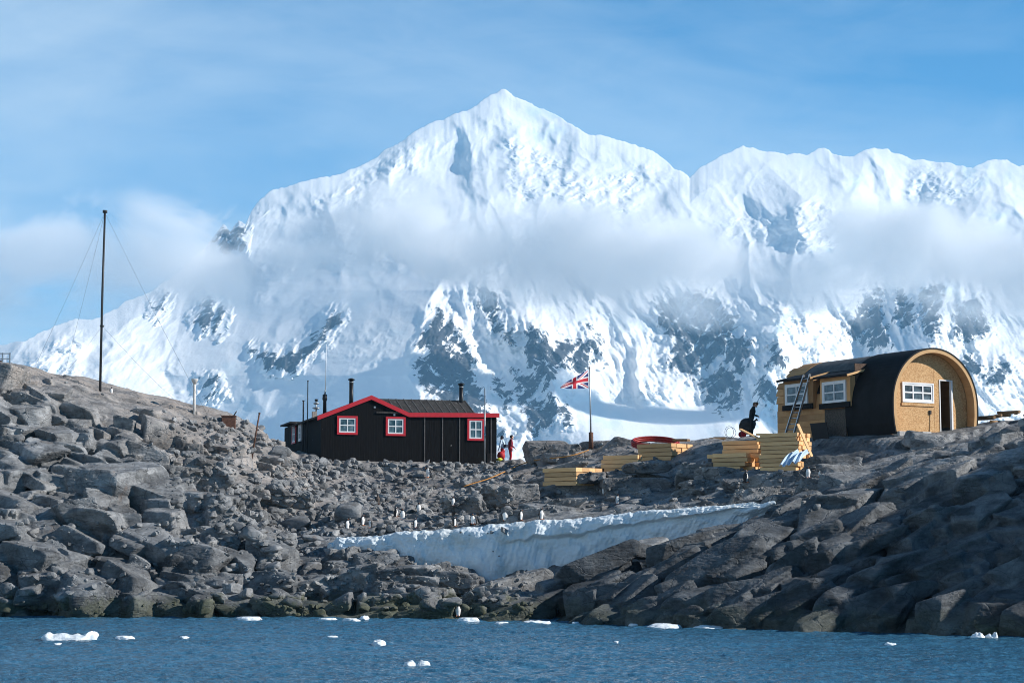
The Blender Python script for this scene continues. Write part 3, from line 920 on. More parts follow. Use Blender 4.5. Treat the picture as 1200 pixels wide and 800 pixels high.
    # pale dust and guano lies on the crest at the upper left and around the huts
    dust = sstep(9.0, 12.5, v[:, 2]) * sstep(-8, -20, v[:, 0]) + 0.7 * sstep(-24, -17, v[:, 0]) * sstep(-8, -12, v[:, 0]) * sstep(88, 97, v[:, 1])
    dust = dust + 0.55 * sstep(86, 96, v[:, 1]) * sstep(-16, -6, v[:, 0]) * sstep(16, 6, v[:, 0])
    painted_shade = sstep(7.0, 3.0, v[:, 2]) * sstep(-3, 3, v[:, 0]) * sstep(1.5, -1.0, v[:, 1] - np.interp(v[:, 0], [-3, 5, 12, 20], [76, 77.5, 78.5, 80])) + 0.6 * sstep(5.0, 1.5, v[:, 2]) * sstep(-3, -9, v[:, 0])  # where shade is painted: low right cliff, weaker along the lower left hill
    a = me.attributes.new('painted_shade', 'FLOAT', 'POINT'); a.data.foreach_set('value', np.clip(painted_shade, 0, 1).astype(np.float32))
    a = me.attributes.new('dust', 'FLOAT', 'POINT'); a.data.foreach_set('value', np.clip(dust, 0, 1).astype(np.float32))
    me.materials.clear(); me.materials.append(M['rock'])
    me.polygons.foreach_set('use_smooth', np.zeros(len(me.polygons), bool))
    me.update()
    o = link('rocky_island', me); tag(o, kind='structure')
    # the rest of the island outside the view, with the hill raised for shade
    keep = np.ones(gxx.shape, bool)
    hh = 20.5 + (gyy - 55) * 0.36
    inside = (np.abs(gxx) < hh - 1.0) & (gyy < 116) & (gyy > 56)
    f = grid_faces(*gxx.shape)
    fk = f[~inside.ravel()[f].all(1)]
    nz = fbm(np.stack([gxx.ravel() * 0.3, gyy.ravel() * 0.3, gxx.ravel() * 0], -1), 5, 0.55)
    near = (np.abs(gxx) < hh + 2.0) & (gyy < 119) & (gyy > 53)
    vv = np.stack([gxx.ravel(), gyy.ravel(), HG.ravel() + np.where(near.ravel(), -0.3, 0.5 * nz)], -1)
    used = np.unique(fk); remap = -np.ones(len(vv), int); remap[used] = np.arange(len(used))
    m2 = np_mesh('ground', vv[used], remap[fk], True, [M['rock']])
    tag(link('ground', m2), kind='structure')
    return o
island = build_island()
_v = mesh_np(island.data)
_lt = np.empty(len(island.data.loops), np.int32); island.data.loops.foreach_get('vertex_index', _lt)
_tris = []
_st = np.empty(len(island.data.polygons), np.int32); island.data.polygons.foreach_get('loop_start', _st)
_tt = np.empty(len(island.data.polygons), np.int32); island.data.polygons.foreach_get('loop_total', _tt)
q4 = _st[_tt == 4]
_quads = _lt[q4[:, None] + np.arange(4)[None]]
BVH = BVHTree.FromPolygons(_v.tolist(), _quads.tolist(), all_triangles=False)

def drop(px, py):
    """the visible rock point under a photo point"""
    d = V(ray(px, py)).normalized()
    loc, nor, i, dist = BVH.ray_cast(Vector(CAM), d)
    return (loc, nor) if loc is not None else (None, None)
def floor_at(x, y, zmax=40.0):
    loc, nor, i, d = BVH.ray_cast(Vector((x, y, zmax)), Vector((0, 0, -1)))
    return loc.z if loc is not None else float(ground(x, y)[0])

# ---------------------------------------------------------------- snow bank
def build_bank():
    top, foot = bank_line()
    foot[:, 2] += 0.75
    s = np.linspace(0, 1, 520); nt = 90
    i = np.linspace(0, 1, len(top))
    T = at(*[np.interp(s, i, top[:, k]) for k in range(3)]); B = at(*[np.interp(s, i, foot[:, k]) for k in range(3)])
    rows = []
    L = s * 26.0
    wob = 0.10 * fbm(np.stack([L * 0.9, L * 0, L * 0], -1), 5, 0.6)
    for k in range(nt):
        t = k / (nt - 1)
        if t < 0.18:                   # back of the crest, running under the rocks behind
            u = t / 0.18
            P = T + np.stack([0 * s, (1 - u) * 2.2 + 0 * s, -0.55 * (1 - u) ** 2 + 0 * s], -1)
        else:
            u = (t - 0.18) / 0.82
            e = u ** 0.5
            P = T * (1 - e) + B * e
            P[:, 2] = T[:, 2] * (1 - u ** 1.5) + B[:, 2] * u ** 1.5
            P[:, 1] -= 0.25 * math.sin(math.pi * u)
        uu = max(0.0, (t - 0.14) / 0.86)
        lean = L + uu * 1.0
        fl = fbm(np.stack([lean * 4.2, L * 0 + uu * 1.2, L * 0 + 5], -1), 4, 0.55, ridged=True)
        lumps = fbm(np.stack([L * 0.8, L * 0 + uu * 2.5, L * 0], -1), 5, 0.55)
        P = P.copy()
        P[:, 1] += -0.022 * fl * min(1, uu * 5) - 0.16 * lumps
        P[:, 2] += (wob + 0.07 * lumps) * (1 - uu)
        # undercut step on the right half
        st = sstep(0.42, 0.5, s) * (1 - sstep(0.86, 0.95, s))
        P[:, 1] += 0.55 * st * sstep(0.42, 0.5, uu + 0.05 * lumps) * (1 - 0.6 * uu)
        rows.append(P)
    G = np.array(rows)
    under = G[-1].copy(); under[:, 2] -= 0.8
    back = G[0].copy(); back[:, 2] -= 1.2
    G = np.concatenate([[back], G, [under]])
    me = np_mesh('snow_bank', G.reshape(-1, 3), grid_faces(*G.shape[:2])[:, ::-1], True, [M['bank']])
    tag(link('snow_bank', me), kind='structure')
    return G
BANK = build_bank()
BBVH = BVHTree.FromPolygons(BANK.reshape(-1, 3).tolist(), grid_faces(*BANK.shape[:2]).tolist())
def drop2(px, py):
    d = V(ray(px, py)).normalized()
    a = BVH.ray_cast(Vector(CAM), d); b = BBVH.ray_cast(Vector(CAM), d)
    if b[0] is not None and (a[0] is None or b[3] < a[3]): return b[0], b[1]
    return a[0], a[1]
def on_bank(px, py):
    d = V(ray(px, py)).normalized()
    a = BVH.ray_cast(Vector(CAM), d); b = BBVH.ray_cast(Vector(CAM), d)
    return b[0] is not None and (a[0] is None or b[3] < a[3])

# ---------------------------------------------------------------- sea
def build_sea():
    ys = np.concatenate([np.geomspace(4, 36, 70)[:-1], np.linspace(36, 80, 620), np.geomspace(80.5, 7800, 60)])
    tx = np.concatenate([np.linspace(-0.9, -0.31, 60)[:-1], np.linspace(-0.31, 0.31, 760), np.linspace(0.31, 0.9, 60)[1:]])
    Y = np.repeat(ys[:, None], len(tx), 1); X = tx[None] * Y
    p = np.stack([X.ravel(), Y.ravel()], -1)
    def w(sx, sy, rot, off, oct=3):
        c, s_ = math.cos(rot), math.sin(rot)
        u = p[:, 0] * c + p[:, 1] * s_; v = -p[:, 0] * s_ + p[:, 1] * c
        return fbm(np.stack([u * sx, v * sy, 0 * u + off], -1), oct, 0.5)
    z = 0.055 * w(0.35, 0.75, 0.3, 1) + 0.055 * w(1.1, 1.9, -0.25, 2) + 0.024 * w(3.2, 4.4, 0.2, 3, 2)
    z = z * np.clip(1.4 - np.abs(p[:, 1] - 50) / 60, 0, 1)
    me = np_mesh('sea', np.stack([p[:, 0], p[:, 1], z], -1), grid_faces(len(ys), len(tx)), True, [M['water']])
    tag(link('sea', me), kind='structure')
build_sea()

# ---------------------------------------------------------------- loose boulders and rubble
def zone_boulders():
    meshes = {}
    for k in range(16):
        v, f = chisel(700 + k, 3, 11, k % 3 != 0, 0.012, 0.3, 0.85)
        meshes[k] = np_mesh('boulder', v, f, True, [M['rock']])
    zones = [
      ('scree slope in front of the black hut', 'loose grey boulder on the scree slope in front of the black hut', 330, 585, 552, 612, 62, 0.16, 0.42),
      ('gully below the wooden stick', 'broken brown grey boulder in the gully between the left hill and the scree', 235, 345, 540, 640, 34, 0.2, 0.5),
      ('left shore', 'dark tumbled boulder at the waterline below the left hill', 0, 330, 665, 716, 46, 0.22, 0.55),
      ('middle shore', 'flat dark slab of rock on the shore below the snow bank', 330, 620, 690, 722, 36, 0.2, 0.5),
      ('rubble left of the bank', 'pale angular boulder in the rubble left of the snow bank', 300, 395, 620, 690, 26, 0.2, 0.5),
      ('timber ledge', 'small rounded boulder on the ledge in front of the timber stacks', 600, 900, 555, 596, 30, 0.14, 0.34),
    ]
    r = np.random.default_rng(77)
    for grp, lab, x0, x1, y0, y1, n, s0, s1 in zones:
        for k in range(n):
            px, py = r.uniform(x0, x1), r.uniform(y0, y1)
            loc, nor = drop2(px, py)
            if loc is None or on_bank(px, py): continue
            if near_building(loc.x, loc.y, 0.5): continue
            s = s0 + (s1 - s0) * r.uniform() ** 1.7
            o = link('boulder', meshes[int(r.integers(16))])
            o.location = loc + Vector((0, 0.1, s * 0.12))
            o.scale = Vector(r.uniform(0.75, 1.25, 3) * np.array((1.3, 1.0, 0.7)) * s)
            o.rotation_euler = (r.normal() * 0.2, r.normal() * 0.2, r.uniform(0, 6.28))
            tag(o, lab, 'boulder', 'boulders of the ' + grp)
    specials = [(410, 611, (0.80, 0.7, 0.72), 3, 0.3, 'large rounded grey boulder standing above the left end of the snow bank'),
                (347, 622, (1.15, 0.8, 0.62), 1, -0.35, 'big pale cracked boulder leaning left of the snow bank'),
                (366, 634, (0.72, 0.5, 0.25), 2, 0.1, 'flat pale slab lying just left of the snow bank'),
                (545, 571, (0.48, 0.4, 0.36), 4, 0.2, 'smooth grey boulder on the scree beside the orange rope, below the hut corner'),
                (330, 580, (0.5, 0.4, 0.3), 6, 0.2, 'squat grey boulder at the left edge of the scree'),
                (366, 539, (0.42, 0.35, 0.33), 7, 0.5, 'grey boulder against the foot of the black hut side wall'),
                (1164, 742, (0.9, 0.6, 0.28), 5, 0.1, 'low weed covered boulder in the sea at the foot of the right cliff'),
                (325, 533, (0.75, 0.5, 0.4), 9, 0.3, 'tan boulder on the left hill edge beside the far end of the hut')]
    for px, py, sc, k, rz, lab in specials:
        loc, nor = drop2(px, py)
        if loc is None:
            loc = V(on_plane(px, py, (0, 0, 0), np.array((0, 0, 1.0))))
        o = link('boulder', meshes[k]); o.location = loc + Vector((0, 0.2, sc[2] * 0.45)); o.scale = sc
        o.rotation_euler = (0.1, rz if k == 1 else 0.05, rz)
        tag(o, lab, 'boulder')
    # rubble: uncountable small stones
    V_, F_, T_ = [], [], []; nv = 0
    def stones(n, x0, x1, y0, y1, s0, s1):
        nonlocal nv
        for k in range(n):
            px, py = r.uniform(x0, x1), r.uniform(y0, y1)
            loc, nor = drop2(px, py)
            if loc is None or loc.z < 0.05 or near_building(loc.x, loc.y, 0.12) or (on_bank(px, py) and r.uniform() > 0.04): continue
            s = s0 + (s1 - s0) * r.uniform() ** 3.0
            v, f = LIBR[int(r.integers(30))]
            V_.append((v * (r.uniform(0.7, 1.3, 3) * np.array((1.2, 1, 0.7)) * s)) @ rotm(r.normal() * .3, r.normal() * .3, r.uniform(0, 6.3)).T + np.array(loc) + np.array((0, 0, s * 0.2)))
            F_.append(f + nv); nv += len(v); T_.append(np.full(len(v), max(0.0, r.normal() * 0.36)))
    stones(2400, 320, 600, 540, 628, 0.05, 0.36)
    stones(700, 200, 345, 490, 640, 0.06, 0.34)
    stones(260, 0, 330, 600, 722, 0.07, 0.28)
    stones(600, 300, 630, 640, 724, 0.06, 0.22)
    stones(700, 590, 960, 520, 600, 0.05, 0.2)
    stones(120, 0, 320, 440, 600, 0.05, 0.16)
    me = np_mesh('rubble', np.concatenate(V_), np.concatenate(F_), False, [M['rock']])
    a = me.attributes.new('tone', 'FLOAT', 'POINT'); a.data.foreach_set('value', np.clip(np.concatenate(T_), 0, .8).astype(np.float32))
    tag(link('rubble', me), kind='stuff')
zone_boulders()

# ================================================================ black hut
def frame3(p0, th):
    c, s = math.cos(th), math.sin(th)
    return np.asarray(p0, float), np.array((c, s, 0)), np.array((-s, c, 0))
def loc_on(fr, px, py, y=None, x=None):
    """local (x, y, z) of a photo point on the plane y=const or x=const of a building frame"""
    p0, ex, ey = fr
    if y is not None: P = on_plane(px, py, p0 + ey * y, ey)
    else: P = on_plane(px, py, p0 + ex * x, ex)
    d = P - p0
    return float(d @ ex), float(d @ ey), float(d[2])

def sash(parent, x0, x1, z0, z1, cols, rows, name='window', frame=None, fw=0.09, sw=0.06, y=-0.02, xf=None):
    """window lying in the local plane y (xf turns it for a side wall): outer frame > sash > panes"""
    def T(mb_fn, nm, mats, par):
        mb = MB(); mb_fn(mb)
        if xf is not None: mb.v = [tuple(xf @ Vector(q)) for q in mb.v]
        return mb.build(nm, mats, par)
    def fr(m):
        w = fw
        m.box(x0, x1, y - 0.05, y + 0.03, z0, z0 + w); m.box(x0, x1, y - 0.05, y + 0.03, z1 - w, z1)
        m.box(x0, x0 + w, y - 0.049, y + 0.03, z0 + w, z1 - w); m.box(x1 - w, x1, y - 0.049, y + 0.03, z0 + w, z1 - w)
    w = T(fr, name, frame, parent)
    a0, a1, b0, b1 = x0 + fw, x1 - fw, z0 + fw, z1 - fw
    def sa(m):
        m.box(a0, a1, y - 0.03, y + 0.02, b0, b0 + sw); m.box(a0, a1, y - 0.03, y + 0.02, b1 - sw, b1)
        m.box(a0, a0 + sw, y - 0.029, y + 0.02, b0 + sw, b1 - sw); m.box(a1 - sw, a1, y - 0.029, y + 0.02, b0 + sw, b1 - sw)
        for k in range(1, cols):
            xc = a0 + (a1 - a0) * k / cols; m.box(xc - sw * .4, xc + sw * .4, y - 0.027, y + 0.02, b0 + sw, b1 - sw)
        for k in range(1, rows):
            zc = b0 + (b1 - b0) * k / rows; m.box(a0 + sw, a1 - sw, y - 0.025, y + 0.02, zc - sw * .4, zc + sw * .4)
    T(sa, 'sash', M['white'], w)
    def pa(m): m.box(a0 + sw * .5, a1 - sw * .5, y + 0.004, y + 0.012, b0 + sw * .5, b1 - sw * .5)
    T(pa, 'pane', M['glass'], w)
    return w

def build_black_hut():
    fr = frame3(HUT0, HUT_TH)
    root = thing('black_hut', 'long black boarded hut with red trim and red framed windows', 'hut', HUT0, HUT_TH)
    L = lambda px, py, y=0.0: loc_on(fr, px, py, y=y)
    _, _, zl = L(376, 487.5); xp, _, zp = L(435, 465.5); xv, _, zv = L(478.5, 485.5); xr, _, zr = L(582, 486)
    xe, _, _ = L(557, 484)
    D = 9.6
    m = MB(); m.prism([(0, -0.6), (xv, -0.6), (xv, zv), (xp, zp), (0, zl)], 0, D)
    m.build('wall', M['black_board'], root)
    m = MB(); m.box(xv + 0.002, xr, 0.004, 4.6, -0.6, zr - 0.02)
    m.build('wall', M['black_board'], root)
    # main roof: two slopes
    m = MB()
    def slope(m, xa, za, xb, zb, y0, y1, t=0.09):
        d = Vector((xb - xa, 0, zb - za)).normalized(); n = Vector((-d.z, 0, d.x))
        q = [(xa, za), (xb, zb), (xb + n.x * t, zb + n.z * t), (xa + n.x * t, za + n.z * t)]
        m.prism(q, y0, y1)
    s1 = (zp - zl) / xp; s2 = (zp - zv) / (xv - xp)
    slope(m, -0.22, zl - 0.22 * s1 + 0.004, xp, zp + 0.004, -0.06, D + 0.2)
    slope(m, xp + 0.001, zp + 0.004, xv + 0.15, zv - 0.15 * s2 + 0.004, -0.06, D + 0.2)
    m.build('roof', M['roof_wood'], root)
    # wing roof, ridge parallel to the front
    yr = 2.3
    _, _, zg = L(510, 470.0, yr)
    m = MB()
    xa = xv - 1.9
    for (ya, za, yb, zb) in ((-0.08, zv + 0.03, yr, zg), (yr, zg, 4.7, zv + 0.03)):
        m.add([(xa, ya, za), (xe, ya, za), (xe, yb, zb), (xa, yb, zb), (xa, ya, za + .08), (xe, ya, za + .08), (xe, yb, zb + .08), (xa, yb, zb + .08)],
              [(3,2,1,0),(4,5,6,7),(0,1,5,4),(1,2,6,5),(2,3,7,6),(3,0,4,7)])
    wr = m.build('roof', M['roof_wood'], root)
    for k in range(11):                                     # cover strips on the roofing
        xx = xa + 1.2 + (xe - xa - 1.25) * k / 10
        MB().bar((xx, -0.09, zv + 0.12), (xx, yr, zg + 0.09), 0.05, 0.03).build('roof_strip', M['batten'], wr)
    m = MB(); m.prism([(0.0, zv + 0.02), (yr, zg), (4.6, zv + 0.02)], 0, 0.06)
    X = Matrix.Translation((xe - 0.1, 0, 0)) @ Matrix.Rotation(math.pi / 2, 4, 'Z')
    m.v = [tuple(X @ Vector(q)) for q in m.v]
    m.build('gable_end', M['black_board'], root)
    m = MB(); m.box(xe - 0.05, xr + 0.12, -0.07, 4.7, zr - 0.02, zr + 0.07); m.build('roof', M['roof_wood'], root)
    # red trim follows the gable and the eave
    t = 0.25
    pl = [(-0.24, zl - 0.24 * s1), (xp, zp + 0.02), (xv + 0.02, zv), (xr + 0.14, zr)]
    m = MB(); up = [(x, z + 0.10) for x, z in pl]; dn = [(x, z - t + 0.10) for x, z in pl]
    m.prism(up + dn[::-1], -0.13, -0.062)
    m.build('barge_board', M['red'], root)
    for (a, b, c, d) in ((395, 419, 487, 509.3), (452, 475, 488, 510.7), (547.5, 567.3, 490, 516.3)):
        x0, _, z1 = L(a, c); x1, _, z0 = L(b, d)
        sash(root, x0, x1, z0, z1, 2, 2, frame=M['red'], fw=0.12, sw=0.075)
    for px in (497.5, 518.5, 538.5, 575.5):
        x, _, _ = L(px, 510)
        MB().box(x - 0.03, x + 0.03, -0.035, 0.003, -0.5, zr - 0.16).build('batten', M['batten'], root)
    x, _, _ = L(577, 535)
    MB().box(x - 0.32, x + 0.22, -0.03, 0.004, -0.1, 0.5).build('hatch', M['felt'], root)
    # far lean-to and side windows
    p1 = loc_on(fr, 339, 494, x=0.0); p2 = loc_on(fr, 326, 506, x=0.0)
    m = MB(); m.box(0.0, xv - 0.5, D + 0.003, D + 3.6, -0.6, p2[2] + 0.1); lt = m.build('lean_to', M['black_board'], root)
    m = MB(); m.bar((-0.25, D + 1.9, p2[2] + 0.25), (xv - 0.4, D + 1.9, p2[2] + 0.25), 3.9, 0.1); m.build('lean_to_roof', M['roof_wood'], lt)
    side = Matrix.Rotation(-math.pi / 2, 4, 'Z')            # local x runs along the side wall
    for a, b, c, d, fm in ((343, 347.2, 496.5, 519, M['red']), (350.6, 353.6, 496.5, 516.5, M['white'])):
        q0 = loc_on(fr, a, (c + d) / 2, x=0.0); q1 = loc_on(fr, b, (c + d) / 2, x=0.0)
        zt = loc_on(fr, b, c, x=0.0)[2]; zb = loc_on(fr, b, d, x=0.0)[2]
        sash(root, -q0[1], -q1[1], zb, zt, 2, 2, frame=fm, fw=0.1, sw=0.07, xf=side)
    # flue pipes with cowls
    for px, yl, pt, pb, r in ((411.8, 3.0, 443.0, 472, 0.125), (540.5, 2.0, 448.5, 472, 0.13)):
        x, _, zt = L(px, pt, yl); _, _, zb = L(px, pb, yl)
        c = MB().tube([(x, yl, zb - 0.7), (x, yl, zt - 0.12)], r, 14).build('flue_pipe', M['black_metal'], root)
        MB().tube([(x, yl, zt - 0.28), (x, yl, zt - 0.22)], r * 1.12, 14).build('collar', M['grey_metal'], c)
        MB().tube([(x, yl, zt - 0.12), (x, yl, zt - 0.06), (x, yl, zt)], [r * 1.55, r * 1.6, r * 0.5], 14).build('cowl', M['black_metal'], c)
    # ventilator with two plates on the left roof slope
    yl = 5.0
    x, _, zb = L(370.5, 486, yl); _, _, zt = L(370.5, 467.5, yl)
    v = MB().box(x - 0.24, x + 0.02, yl - 0.15, yl + 0.15, zb - 0.25, zb + 0.2).build('vent_base', M['grey_wood'], root)
    MB().tube([(x, yl, zb), (x, yl, zt)], 0.05, 10).build('vent_pipe', M['grey_metal'], v)
    for f_, rr in ((0.42, 0.26), (0.72, 0.2)):
        z = zb + (zt - zb) * f_
        MB().tube([(x, yl, z - 0.05), (x, yl, z), (x, yl, z + 0.06)], [rr * 0.5, rr, rr * 0.6], 14).build('vent_plate', M['grey_metal'], v)
    MB().tube([(x, yl, zt - 0.12), (x, yl, zt)], 0.1, 10).build('vent_cap', M['black_metal'], v)
    x, _, z = L(462, 485); MB().box(x - 0.05, x + 0.05, -0.05, 0.002, z - 0.1, z + 0.04).build('wall_lamp', M['grey_metal'], root)
    x, _, z = L(439, 477); MB().box(x - 0.05, x + 0.05, -0.04, 0.002, z - 0.05, z + 0.05).build('vent_cover', M['grey_metal'], root)
    # aerials by the side wall
    for px, top, bot, yl, xo, r, lab in ((360.2, 447, 500, None, -0.12, 0.03, 'thin dark aerial on the side wall of the black hut, taller of two dark rods'),
                                 (355.2, 470, 500, None, -0.12, 0.045, 'short thick dark rod against the side wall of the black hut')):
        q = loc_on(fr, px, 500, x=xo); zt = loc_on(fr, px, top, y=q[1])[2]
        w = fr[0] + fr[1] * xo + fr[2] * q[1]
        a = thing('aerial', lab, 'aerial', w)
        MB().tube([(0, 0, -0.3), (0, 0, zt)], r, 8).build('rod', M['dark_rod'], a)
        MB().tube([(0, 0, zt), (0, 0, zt + 0.06)], r * 1.6, 8).build('tip', M['dark_rod'], a)
    yl = 3.6
    x, _, z0 = L(380.5, 480, yl); _, _, z1 = L(380.5, 462, yl); _, _, z2 = L(382, 403, yl)
    w = fr[0] + fr[1] * x + fr[2] * yl
    a = thing('aerial', 'tall white whip aerial with a black foot on the roof of the black hut', 'aerial', w)
    MB().tube([(0, 0, z0 - 0.4), (0, 0, z1 - 0.4), (0, 0, z1 - 0.3), (0, 0, z1)], [0.12, 0.10, 0.15, 0.13], 10).build('foot', M['black_metal'], a)
    MB().tube([(0, 0, z1), (0.03, 0, z1 + 0.25)], 0.05, 8).build('spring', M['grey_metal'], a)
    MB().tube([(0.03, 0, z1 + 0.25), (0.06, 0, z2)], [0.028, 0.014], 8).build('whip', M['white'], a)
build_black_hut()

# ================================================================ timber hut with round roof
def build_round_hut():
    fr = frame3(NIS0, NIS_TH)
    root = thing('round_roofed_hut', 'half built timber hut with rounded black felt roof and strand board end', 'hut', NIS0, NIS_TH)
    Wd, ST = 2.5, 1.45
    def prof(off, a0=0.0, a1=180.0, legs=True, n=40, z0=0.0):
        r = Wd + off
        p = []
        if legs and a0 <= 0:
            p += [(r - 0.16, z0), (r - 0.05, z0 + 0.5), (r, z0 + 1.0)]
        p += [(r * math.cos(R(a)), ST + r * math.sin(R(a))) for a in np.linspace(a0, a1, n)]
        if legs and a1 >= 180:
            p += [(-r, z0 + 1.0), (-r + 0.05, z0 + 0.5), (-r + 0.16, z0)]
        return p
    def shell(m, o0, o1, y0, y1, **k):
        A, B = prof(o0, **k), prof(o1, **k)
        n = len(A)
        vs = [(x, y, z) for y in (y0, y1) for P in (A, B) for x, z in P]
        fs = []
        for i in range(n - 1):
            fs += [(i, i+1, n+i+1, n+i), (2*n+i, 3*n+i, 3*n+i+1, 2*n+i+1), (i, 2*n+i, 2*n+i+1, i+1), (n+i, n+i+1, 3*n+i+1, 3*n+i)]
        fs += [(0, n, 3*n, 2*n), (n-1, 3*n-1, 4*n-1, 2*n-1)]
        m.add(vs, fs, 0, False)
    Lw = lambda px, py, x=-2.66: loc_on(fr, px, py, x=x)
    LEN = 8.6
    yf = Lw(991, 500)[1]
    m = MB(); shell(m, 0.0, 0.09, 0.03, LEN); m.build('timber_shell', M['ply'], root)
    m = MB(); shell(m, 0.094, 0.165, -0.05, yf); m.build('felt_roof', M['felt'], root)
    m = MB(); shell(m, -0.07, 0.092, -0.035, 0.028); m.build('rim', M['lining'], root)
    m = MB(); shell(m, -0.05, -0.003, 0.03, 0.48); m.build('lining', M['ply'], root)
    # felt strips laid over the top of the far part, boards stepping out beyond them
    m = MB(); shell(m, 0.094, 0.125, yf + 0.01, LEN - 1.2, a0=25, a1=160, legs=False); m.build('felt_strip', M['felt_grey'], root)
    m = MB(); shell(m, 0.128, 0.15, yf + 0.5, LEN - 1.0, a0=136, a1=163, legs=False); m.build('felt_strip', M['felt'], root)
    for k in range(13):
        a = 170 - k * 9.0
        ln = LEN + 0.10 + 0.16 * ((k * 7) % 3)
        m = MB(); shell(m, 0.093, 0.135, LEN - 1.15, ln, a0=a - 8.4, a1=a, legs=False, n=4); m.build('roof_board', M['ply'], root)
    m = MB(); m.prism(prof(-0.004), LEN - 0.1, LEN - 0.01); m.build('back_wall', M['ply'], root)
    # grey strand board sheet left of the felt
    y1 = Lw(966, 500)[1]; z1 = Lw(975, 479)[2]
    m = MB(); m.box(-2.625, -2.595, yf + 0.01, y1, 0.05, z1); m.build('side_sheet', M['osb_grey'], root)
    for k in range(5):                                       # horizontal boards of the lower side wall
        m = MB(); m.box(-2.612, -2.585, y1 + 0.005, LEN, 0.04 + 0.3 * k, 0.325 + 0.3 * k); m.build('side_board', M['ply'], root)
    # end wall with its door opening
    RY = 0.5
    E = lambda px, py: loc_on(fr, px, py, y=RY)
    dx0, _, dz1 = E(1100.8, 446); dx1, _, _ = E(1114.5, 446)
    dz0 = 0.12
    m = MB()
    m.prism(prof(-0.06, z0=-0.02), RY, RY + 0.06, holes=[[(dx0, dz0), (dx1, dz0), (dx1, dz1), (dx0, dz1)]])
    m.build('end_wall', M['osb'], root)
    m = MB(); w = 0.03
    m.box(dx0 - 0.03, dx0 + 0.02, RY - 0.03, RY + 0.1, dz0, dz1); m.box(dx1 - 0.03, dx1 + w + 0.03, RY - 0.03, RY + 0.1, dz0, dz1)
    m.box(dx0 - 0.03, dx1 + w + 0.03, RY - 0.03, RY + 0.1, dz1, dz1 + 0.05); m.box(dx0 - 0.03, dx1 + w + 0.03, RY - 0.12, RY + 0.1, dz0 - 0.07, dz0)
    m.build('door_frame', M['white'], root)
    m = MB(); m.box(-2.3, 2.3, RY + 0.07, LEN - 0.12, -0.08, 0.02); m.build('floor', M['interior'], root)
    m = MB(); m.box(-2.45, 2.45, RY + 2.3, RY + 2.36, 0.02, 3.5); m.build('partition', M['interior'], root)
    m = MB(); m.box(dx0 - 0.36, dx0 - 0.348, RY - 0.006, RY + 0.01, 0.1, 3.55); m.build('panel_seam', M['ply'], root)
    m = MB(); m.box(-2.2, dx0 - 0.37, RY - 0.006, RY + 0.01, 2.50, 2.512); m.build('panel_seam', M['ply'], root)
    x0, _, z1 = E(1056.5, 447.3); x1, _, z0 = E(1093.8, 472.6)
    sash(root, x0, x1, z0, z1, 3, 2, frame=M['white'], fw=0.07, sw=0.09, y=RY - 0.012)
    m = MB(); m.box(x0 - 0.05, x1 + 0.05, RY - 0.05, RY - 0.002, z0 - 0.16, z0 - 0.02); m.build('sill_board', M['osb'], root)
    sx, _, sz = E(1089.5, 483)
    sb = MB().box(sx - 0.06, sx + 0.06, RY - 0.06, RY - 0.002, sz - 0.09, sz + 0.09).build('switch_box', M['black_metal'], root)
    MB().tube([(sx, RY - 0.02, sz - 0.08), (sx - 0.02, RY - 0.02, sz - 0.5), (sx - 0.06, RY - 0.02, 0.15)], 0.012, 6).build('cable', M['black_metal'], sb)
    for k in range(2):
        m = MB(); m.box(-2.2 + k * 2.2, -0.02 + k * 2.2, -0.02, LEN - 0.05, -0.3, -0.09); m.build('floor_beam', M['ply'], root)
    # two dormers on the long side
    XF = -2.78
    D_ = lambda px, py: loc_on(fr, px, py, x=XF)
    side = Matrix.Rotation(-math.pi / 2, 4, 'Z')
    side.translation = (XF, 0, 0)
    for (a, b, c, d, wp) in ((960.5, 996, 441.5, 477, (964, 991.5, 446.5, 472.5)), (917.5, 952.5, 445, 479, (920.5, 946.5, 449.5, 474.5))):
        ya = D_(a, 465)[1]; yb = D_(b, 465)[1]
        if yb > ya: ya, yb = yb, ya
        zt = D_((a + b) / 2, c)[2]; zb = D_((a + b) / 2, d)[2]
        m = MB()
        m.box(XF + 0.03, -1.75, yb + 0.003, ya - 0.003, zb, zt)
        dm = m.build('dormer', M['ply'], root)
        m = MB(); m.add([(XF - 0.28, yb - 0.16, zt - 0.05), (XF - 0.28, ya + 0.16, zt - 0.05), (-1.2, ya + 0.16, zt + 0.42), (-1.2, yb - 0.16, zt + 0.42)] +
                        [(XF - 0.28, yb - 0.16, zt + 0.05), (XF - 0.28, ya + 0.16, zt + 0.05), (-1.2, ya + 0.16, zt + 0.52), (-1.2, yb - 0.16, zt + 0.52)],
                        [(3,2,1,0),(4,5,6,7),(0,1,5,4),(1,2,6,5),(2,3,7,6),(3,0,4,7)])
        m.build('dormer_roof', M['felt'], dm)
        m = MB(); m.bar((XF - 0.3, yb - 0.18, zt - 0.02), (-1.25, yb - 0.18, zt + 0.46), 0.04, 0.10); m.build('verge_board', M['lining'], dm)
        m = MB(); m.box(XF - 0.06, XF + 0.03, yb, ya, zb - 0.04, zb + 0.22); m.build('dormer_sill', M['felt'], dm)
        y0 = D_(wp[0], 460)[1]; y1_ = D_(wp[1], 460)[1]
        z1 = D_((wp[0] + wp[1]) / 2, wp[2])[2]; z0 = D_((wp[0] + wp[1]) / 2, wp[3])[2]
        sash(dm, -max(y0, y1_), -min(y0, y1_), z0, z1, 2, 2, frame=M['white'], fw=0.08, sw=0.075, y=0.0, xf=side)
    # things standing against it
    wp = lambda x, y, z: NIS0 + fr[1] * x + fr[2] * y + np.array((0, 0, z))
    def wpx(px, py, x): 
        q = loc_on(fr, px, py, x=x); return wp(*q)
